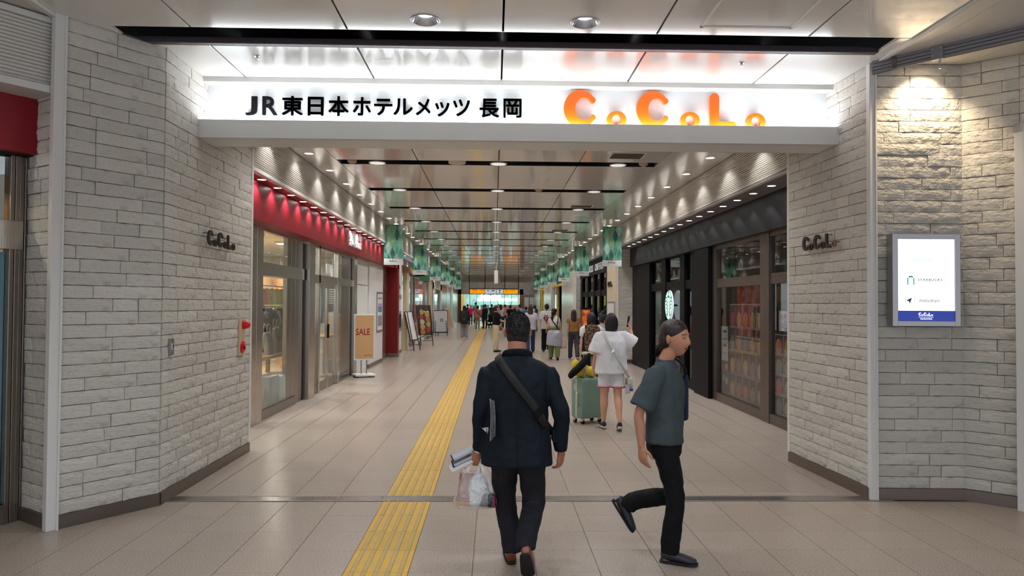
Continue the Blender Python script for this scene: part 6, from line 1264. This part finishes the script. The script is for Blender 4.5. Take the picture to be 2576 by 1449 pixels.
bc = thing('black_jacket', 'black jacket draped over the suitcase and yellow bag', 'jacket', (1.25, 10.06, .62)); vox(part('cloth', MB().loft([(-.2, -.03, .03), (-.14, -.03, .1), (-.06, -.03, .17), (.03, -.02, .27), (.1, .0, .36)], [(.05, .035), (.075, .05), (.085, .05), (.075, .05), (.04, .03)], ref=(0, 1, 0), n=14), cloth('black_jersey', rgb(18, 18, 20), .85, .7), bc, True), .012, 4); part('zip_edge', MB().loft([(-.215, -.045, .06), (-.2, -.07, .015), (-.17, -.07, -.005)], [.008]*3, n=6), M_STRP, bc, True)

# ---------------------------------------------------------------- people further down the corridor
def backpack(label, loc, rz, J, m_, w_=.3, h_=.44, d_=.16, m2=None, fall=.0):
    s = J['s']; c_ = J['pel']*.38+J['neck']*.62; t = thing('backpack', label, 'backpack', (*loc, 0), rz); y0 = c_.y-.13*s; z0 = c_.z-h_*.58-fall
    vox(part('body', MB().loft([(0, y0-d_*.5, z0), (0, y0-d_*.52, z0+h_*.15), (0, y0-d_*.5, z0+h_*.6), (0, y0-d_*.4, z0+h_*.9), (0, y0-d_*.3, z0+h_)], [(w_*.42, d_*.42), (w_*.5, d_*.5), (w_*.5, d_*.46), (w_*.42, d_*.36), (w_*.2, d_*.2)], n=20, power=3.2), m_, t, True), .012, 2)
    part('front_pocket', MB().box(-w_*.36, w_*.36, y0-d_*1.14, y0-d_*.85, z0+h_*.06, z0+h_*.48, .025), m2 or m_, t, True, 50); part('top_loop', MB().loft([(-.03, y0-d_*.3, z0+h_-.01), (-.02, y0-d_*.3, z0+h_+.035), (.02, y0-d_*.3, z0+h_+.035), (.03, y0-d_*.3, z0+h_-.01)], [.006]*4, n=6), m_, t); part('badge', MB().box(-.03, .03, y0-d_*1.155, y0-d_*1.14, z0+h_*.3, z0+h_*.34), M_PRG, t)
    for sd in (-1, 1): strap('shoulder_strap', [(sd*.06, y0-.02, z0+h_*.95), (sd*.085*s, J['neck'].y-.02, J['neck'].z+.012), (sd*.1*s, J['neck'].y+.1*s, J['neck'].z-.1*s), (sd*.13*s, J['neck'].y+.12*s, J['neck'].z-.3*s), (sd*.14*s, y0+.08, z0+h_*.2)], .05, m_, t, .006, ref=(1, 0, 0))
    return t
F_ = lambda n_, c_: cloth(n_, c_, .85, .35)
T_ = lambda m_, **k: dict(dict(m=m_, sleeve='short'), **k)
WK = [((.28, .12), (-.22, .32)), ((-.22, .34), (.26, .1)), ((.05, .02), (-.04, .03)), ((.15, .05), (-.12, .16))]
M_SH_BLK = mat('black_shoe', rgb(24, 23, 24), .5); M_SH_WHT = mat('white_shoe', rgb(220, 216, 208), .5)
M_LEO = mat('leopard_print', rgb(36, 28, 24), .8, var=(32, rgb(122, 92, 64), .46, .52))
# bob haired girl with the animal print backpack
l = (1.79, 13.2); J = pose(1.5, .02, *WK[2]); person('black haired girl in a navy vest wearing an animal print backpack', l, 0, J, T_(F_('white_shirt2', rgb(224, 224, 226)), w=(.19, .18, .185, .175)), dict(m=F_('black_skirt', rgb(24, 22, 24)), r=(.1, .1, .1, .1, .1)), 'bob', shoe=(M_SH_BLK, M_SOLE), v=.013)
vst = thing('vest', 'navy sleeveless vest over the white shirt of the backpack girl', 'vest', (*l, 0)); mb = MB(); P_ = lambda t: J['pel']+(J['neck']-J['pel'])*t
mb.loft([P_(-.05), P_(.3), P_(.66), P_(.8)], [(.185, .135), (.178, .128), (.18, .13), (.15, .1)], n=20)
for sd in (-1, 1): mb.loft([P_(.7)+V((sd*.1, -.06, 0)), P_(.96)+V((sd*.1, -.02, .02)), P_(.7)+V((sd*.1, .06, 0))], [(.035, .03), (.03, .025), (.035, .03)], n=10)
vox(part('cloth', mb, F_('navy_vest', rgb(22, 24, 36)), vst, True), .013, 3)
backpack('animal print backpack on the girl in the navy vest', l, 0, J, M_LEO, .3, .46, .17)
l = (2.08, 13.75); J = pose(1.5, .02, *WK[2]); person('person with a dark hair bun mostly hidden behind the girl in white', l, 0, J, T_(F_('grey_shirt3', rgb(180, 180, 184))), dict(m=F_('dark_pants3', rgb(40, 40, 46))), 'bun', M_HBLK, shoe=(M_SH_BLK, M_SOLE), v=.014)
l = (2.39, 21.55); J = pose(1.49, .02, *WK[0]); person('woman with long brown hair in a tan blouse and dark jeans', l, .0, J, T_(F_('tan_blouse', rgb(150, 112, 66)), sl=.45, hem=.02, w=(.17, .165, .175, .17)), dict(m=F_('charcoal_jeans', rgb(66, 66, 74)), r=(.1, .095, .085, .08, .078)), ('long', .34), M_HBRK, shoe=(M_SH_BLK, M_SH_WHT), v=.015)
hb = thing('shoulder_bag', 'black shoulder bag beside the woman in the tan blouse', 'bag', (*l, 0)); vox(part('pouch', MB().ell((.22, .0, .72), (.06, .12, .14)), M_BLACKM, hb, True), .014, 2); strap('strap', [(.15, -.06, 1.2), (.16, .0, 1.27), (.2, .03, 1.0), (.22, .02, .82)], .02, M_BLACKM, hb)
l = (1.8, 21.5); J = pose(1.5, .03, *WK[3], aL=(-.1, .2, 1.1), aR=(.05, .12, .15), head=(-.5, .05)); ov, HM = person('woman in a white sleeveless top, green overalls and black cap', l, 0, J, T_(F_('white_vest', rgb(222, 218, 218)), sleeve='none', hem=.1), dict(m=F_('green_overalls', rgb(118, 128, 84)), r=(.1, .1, .095, .09, .075), b=1.06), 'pony', shoe=(M_SH_BLK, M_SOLE), v=.015)
mb = MB().ell((0, -.005, .07), (.092, .105, .07), 16, 10).loft([(0, .08, .06), (0, .13, .055), (0, .165, .045)], [(.07, .012), (.065, .009), (.04, .006)], n=12); ht = thing('cap', 'black cap on the woman in green overalls', 'hat', (*l, 0)); vox(part('crown', mb.xf(HM), M_BLACKM, ht, True), .012, 2); part('button', MB().ell((0, -.005, .142), (.008, .008, .005)).xf(HM), M_BLACKM, ht)
aw = thing('tied_shirt', 'pale lilac shirt tied round the waist of the woman in overalls', 'shirt', (*l, 0)); vox(part('cloth', MB().loft([(0, -.01, .88), (0, -.015, .8), (0, -.02, .6), (-.02, -.02, .42)], [(.19, .15), (.215, .165), (.235, .18), (.225, .17)], n=20).ell((.07, -.17, .74), (.1, .06, .11)), F_('lilac_grey', rgb(176, 176, 190)), aw, True), .015, 3); part('knot', MB().ell((.1, -.2, .8), (.05, .035, .05)), F_('lilac_grey', rgb(176, 176, 190)), aw, True)
sp_ = thing('overall_straps', 'dark crossed overall straps over the white sleeveless top', 'straps', (*l, 0))
strap('strap', [(-.11, .07, 1.24), (-.11, 0, 1.285), (-.08, -.1, 1.2), (.03, -.13, 1.04), (.1, -.12, .93)], .03, M_BLACKM, sp_, .005, ref=(1, 0, 0)); strap('strap', [(.11, .07, 1.24), (.11, 0, 1.285), (.1, -.1, 1.2), (.08, -.13, 1.04), (.07, -.12, .93)], .03, M_BLACKM, sp_, .005, ref=(1, 0, 0)); part('bib', MB().loft([(0, -.01, .9), (0, -.01, 1.0)], [(.17, .128), (.165, .122)], n=20, smooth=0), F_('green_overalls', rgb(118, 128, 84)), sp_, True)
pk = thing('tote_bag', 'pale pink tote bag hanging from the hand of the woman in overalls', 'bag', (l[0]+.27, l[1]+.05, .34)); vox(part('cloth', MB().loft([(0, 0, 0), (0, 0, .06), (0, 0, .22), (0, 0, .34)], [(.09, .06), (.11, .08), (.09, .06), (.03, .02)], n=16), F_('pale_pink', rgb(206, 180, 172)), pk, True), .014, 2); part('handle', MB().loft([(-.03, 0, .32), (-.02, 0, .42), (.02, 0, .42), (.03, 0, .32)], [.008]*4, n=6), F_('pale_pink', rgb(206, 180, 172)), pk)
l = (1.85, 25.25); J = pose(1.66, .02, *WK[2], aL=(.0, .12, .15), aR=(.0, .1, .2)); person('young man in a light tee with a red and black back print', l, 0, J, T_(F_('light_tee', rgb(206, 204, 200)), hem=-.28, w=(.215, .205, .205, .19), sl=.9, sr=(.08, .095, .1), b=1.03), dict(m=F_('black_cargo', rgb(24, 24, 28)), r=(.1, .1, .095, .095, .09)), 'man', shoe=(M_SH_BLK, M_SOLE), v=.015)
pr = thing('back_print', 'red and black figure print on the back of the light tee', 'print', (*l, 0)); z0 = J['pel'].z+.25; yb = -.158
part('print_red', MB().ell((0, yb, z0-.02), (.035, .012, .1), 10, 8), mat('print_red2', rgb(190, 30, 50), .7), pr, True); rnd = random.Random(2); mb = MB()
for k in range(40): a = rnd.uniform(0, 2*pi); q = rnd.uniform(.06, .12); mb.ell((q*cos(a), yb+.004, z0+.01+q*1.1*sin(a)), (.014, .008, .016), 6, 5)
o = part('print_black', mb, M_BLACKM, pr); o['kind'] = 'stuff'; bxp('print_text', pr, M_BLACKM, -.05, .05, yb-.004, yb+.01, z0-.18, z0-.16)
l = (1.23, 24.4); J = pose(1.62, .02, *WK[1]); person('woman with brown hair in a pale tee and blue jeans', l, 0, J, T_(F_('pale_lilac_tee', rgb(202, 198, 208)), hem=-.22, w=(.2, .19, .195, .18), sl=.8, sr=(.075, .085, .09)), dict(m=F_('blue_jeans', rgb(44, 62, 96)), r=(.095, .09, .08, .078, .075)), ('long', .2), M_HBRN, shoe=(M_SH_BLK, M_SOLE), v=.015)
l = (.06, 24.9); rz = -pi/2+.25; J = pose(1.6, .03, *WK[2], aL=(.1, .1, .6), aR=(.5, .15, .9)); person('woman with a ponytail in a black tee and cream cargo trousers turned sideways', l, rz, J, T_(F_('black_tee', rgb(22, 21, 24)), hem=.08, w=(.17, .16, .17, .165), sl=.75, sr=(.075, .085, .09)), dict(m=F_('cream_cargo', rgb(206, 192, 160)), r=(.1, .105, .105, .1, .085), b=1.05), 'pony', M_HBRK, shoe=(M_SH_BLK, M_SH_BLK), v=.014)
ob = thing('orange_bag', 'small orange brown bag on the hip of the woman in cream trousers', 'bag', (*W(l, rz, (.0, .17, .86))[:2], .74), rz); vox(part('pouch', MB().ell((0, 0, .07), (.05, .07, .09)), mat('orange_leather', rgb(168, 88, 36), .5), ob, True), .012, 2); strap('strap', [(.0, .0, .14), (.08, -.15, .4), (.1, -.2, .55)], .015, M_STRP, ob)
l = (-1.44, 34.8); J = pose(1.55, .02, *WK[2]); person('woman with very long black hair in wide grey trousers', l, 0, J, T_(F_('black_top', rgb(24, 24, 28)), sleeve='long', hem=-.1), dict(m=F_('grey_wide', rgb(156, 156, 160)), r=(.1, .1, .1, .1, .1)), ('long', .36), shoe=(M_SH_WHT, M_SH_WHT), v=.017)
backpack('large black backpack on the long haired woman', l, 0, J, mat('black_nylon', rgb(20, 21, 28), .6), .4, .62, .2, None, .1)
l = (-1.03, 44.5); J = pose(1.52, .12, *WK[2], head=(0, -.4)); person('person in a salmon long shirt and khaki trousers looking down', l, 0, J, T_(F_('salmon', rgb(186, 110, 102)), sleeve='long', hem=-.15, w=(.19, .18, .19, .18)), dict(m=F_('khaki', rgb(150, 134, 106)), b=1.05), 'man', shoe=(M_SH_WHT, M_SH_WHT), v=.018)
strap('strap', [(-.1, 0, 1.27), (-.08, -.1, 1.22), (.05, -.13, 1.05), (.16, -.1, .9)], .03, M_BLACKM, thing('crossbody_bag', 'thin black crossbody strap on the salmon shirt', 'bag', (*l, 0)), ref=(1, 0, .9))
l = (-1.78, 54.5); J = pose(1.5, .02, *WK[2], aL=(.3, .1, 1.3, .3)); person('person in a bright pink polo and grey trousers facing the camera', l, pi, J, T_(F_('hot_pink', rgb(222, 20, 92))), dict(m=F_('grey_trousers5', rgb(70, 68, 76))), 'man', shoe=(M_SH_BLK, M_SOLE), v=.02)
FAR = [((-1.5, 58), 1.75, 0, 'tall person in a grey tee behind the pink polo', rgb(120, 150, 160), rgb(60, 70, 90), 'man', M_HBLK),
       ((-.75, 50), 1.55, .4, 'person in a rose shirt beside the dark coat', rgb(190, 120, 120), rgb(50, 46, 50), 'man', M_HBLK),
       ((-.6, 47.5), 1.6, .6, 'person in a long dark coat pushing the stroller', rgb(30, 30, 34), rgb(26, 26, 30), 'man', M_HBLK),
       ((.12, 48), 1.55, .8, 'light haired person in a cream top near the globes', rgb(214, 208, 196), rgb(190, 176, 150), 'bob', mat('hair_blond', rgb(190, 160, 120), .5)),
       ((.42, 46), 1.6, 0, 'person in a white blouse behind the ponytail woman', rgb(220, 216, 212), rgb(40, 40, 46), ('long', .3), M_HBRK),
       ((.75, 50), 1.6, 0, 'person in a pink checked shirt near the far glass', rgb(206, 130, 130), rgb(60, 56, 70), 'man', M_HBLK),
       ((.92, 41), 1.58, 0, 'man in a black tee ahead of the suit jacket man', rgb(26, 28, 30), rgb(40, 46, 70), 'man', M_HBLK),
       ((1.05, 37), 1.42, 0, 'short haired girl in a white tee ahead of the suit jacket man', rgb(222, 220, 220), rgb(50, 50, 56), 'bob', M_HBLK),
       ((1.52, 42.5), 1.63, 0, 'person in a grey shirt with a dark diagonal strap', rgb(140, 150, 160), rgb(40, 44, 56), 'man', M_HBLK),
       ((1.68, 38), 1.52, 0, 'person in a blue shirt next to the grey shirt', rgb(62, 96, 150), rgb(40, 44, 56), 'man', M_HBRK),
       ((2.2, 43), 1.62, -.3, 'person in a white shirt beside the pale wall', rgb(224, 218, 218), rgb(46, 46, 54), 'man', M_HBLK),
       ((2.45, 43.6), 1.58, .3, 'dark haired person close to the white shirt by the pale wall', rgb(60, 50, 56), rgb(46, 46, 54), 'bob', M_HBRK),
       ((-.2, 56), 1.6, 0, 'person in a dark top under the globe lights', rgb(50, 50, 60), rgb(40, 40, 50), 'man', M_HBLK),
       ((.35, 58), 1.62, 2.8, 'person in a teal top under the globe lights', rgb(80, 130, 130), rgb(60, 60, 70), 'bob', M_HBLK),
       ((-2.1, 57), 1.58, 1.2, 'person in a navy top beside the yellow wall', rgb(40, 46, 70), rgb(60, 60, 70), 'man', M_HBLK)]
for i, (l, h_, rz, lb, c1, c2, hr, hm) in enumerate(FAR):
    J = pose(h_, .02, *WK[i % 4]); person(lb, l, rz, J, T_(F_('far_top_%d' % i, c1), sleeve='short' if i not in (1, 2) else 'long', hem=-.12 if i != 2 else -.55), dict(m=F_('far_bottom_%d' % i, c2)), hr, hm, shoe=(M_SH_BLK, M_SOLE), v=.022, face=0, hands=False)
    if i == 8: strap('strap', [(-.1, 0, J['neck'].z), (-.08, -.1, J['neck'].z-.06), (.05, -.135, J['neck'].z-.25), (.16, -.1, J['neck'].z-.4)], .04, M_BLACKM, thing('crossbody_bag', 'dark diagonal strap over the grey shirt', 'bag', (*l, 0)), ref=(1, 0, .9))
sr_ = thing('stroller', 'black baby stroller in front of the dark coat', 'stroller', (-.25, 48.3, 0), .3)
part('seat', MB().loft([(0, .1, .45), (0, -.1, .5), (0, -.2, .75)], [(.2, .06), (.2, .07), (.2, .06)], n=12), M_BLACKM, sr_, True); part('hood', MB().ell((0, -.12, .82), (.22, .22, .2), 14, 8), M_BLACKM, sr_, True); part('basket', MB().box(-.2, .2, -.2, .2, .18, .32, .03), M_BLACKM, sr_)
for a in (-.2, .2):
    part('frame_tube', MB().loft([(a, .3, .1), (a, -.1, .5), (a, -.45, .98)], [.014]*3, n=6), M_BLACK, sr_); part('frame_tube', MB().cyl((a, -.3, .1), (a, 0, .55), .013, n=6), M_BLACK, sr_)
    for b_ in (-.3, .3): part('wheel', MB().cyl((a-.02, b_, .1), (a+.02, b_, .1), .1, n=14), M_BLACK, sr_)
part('push_bar', MB().cyl((-.2, -.45, .98), (.2, -.45, .98), .016, n=8), M_BLACK, sr_)
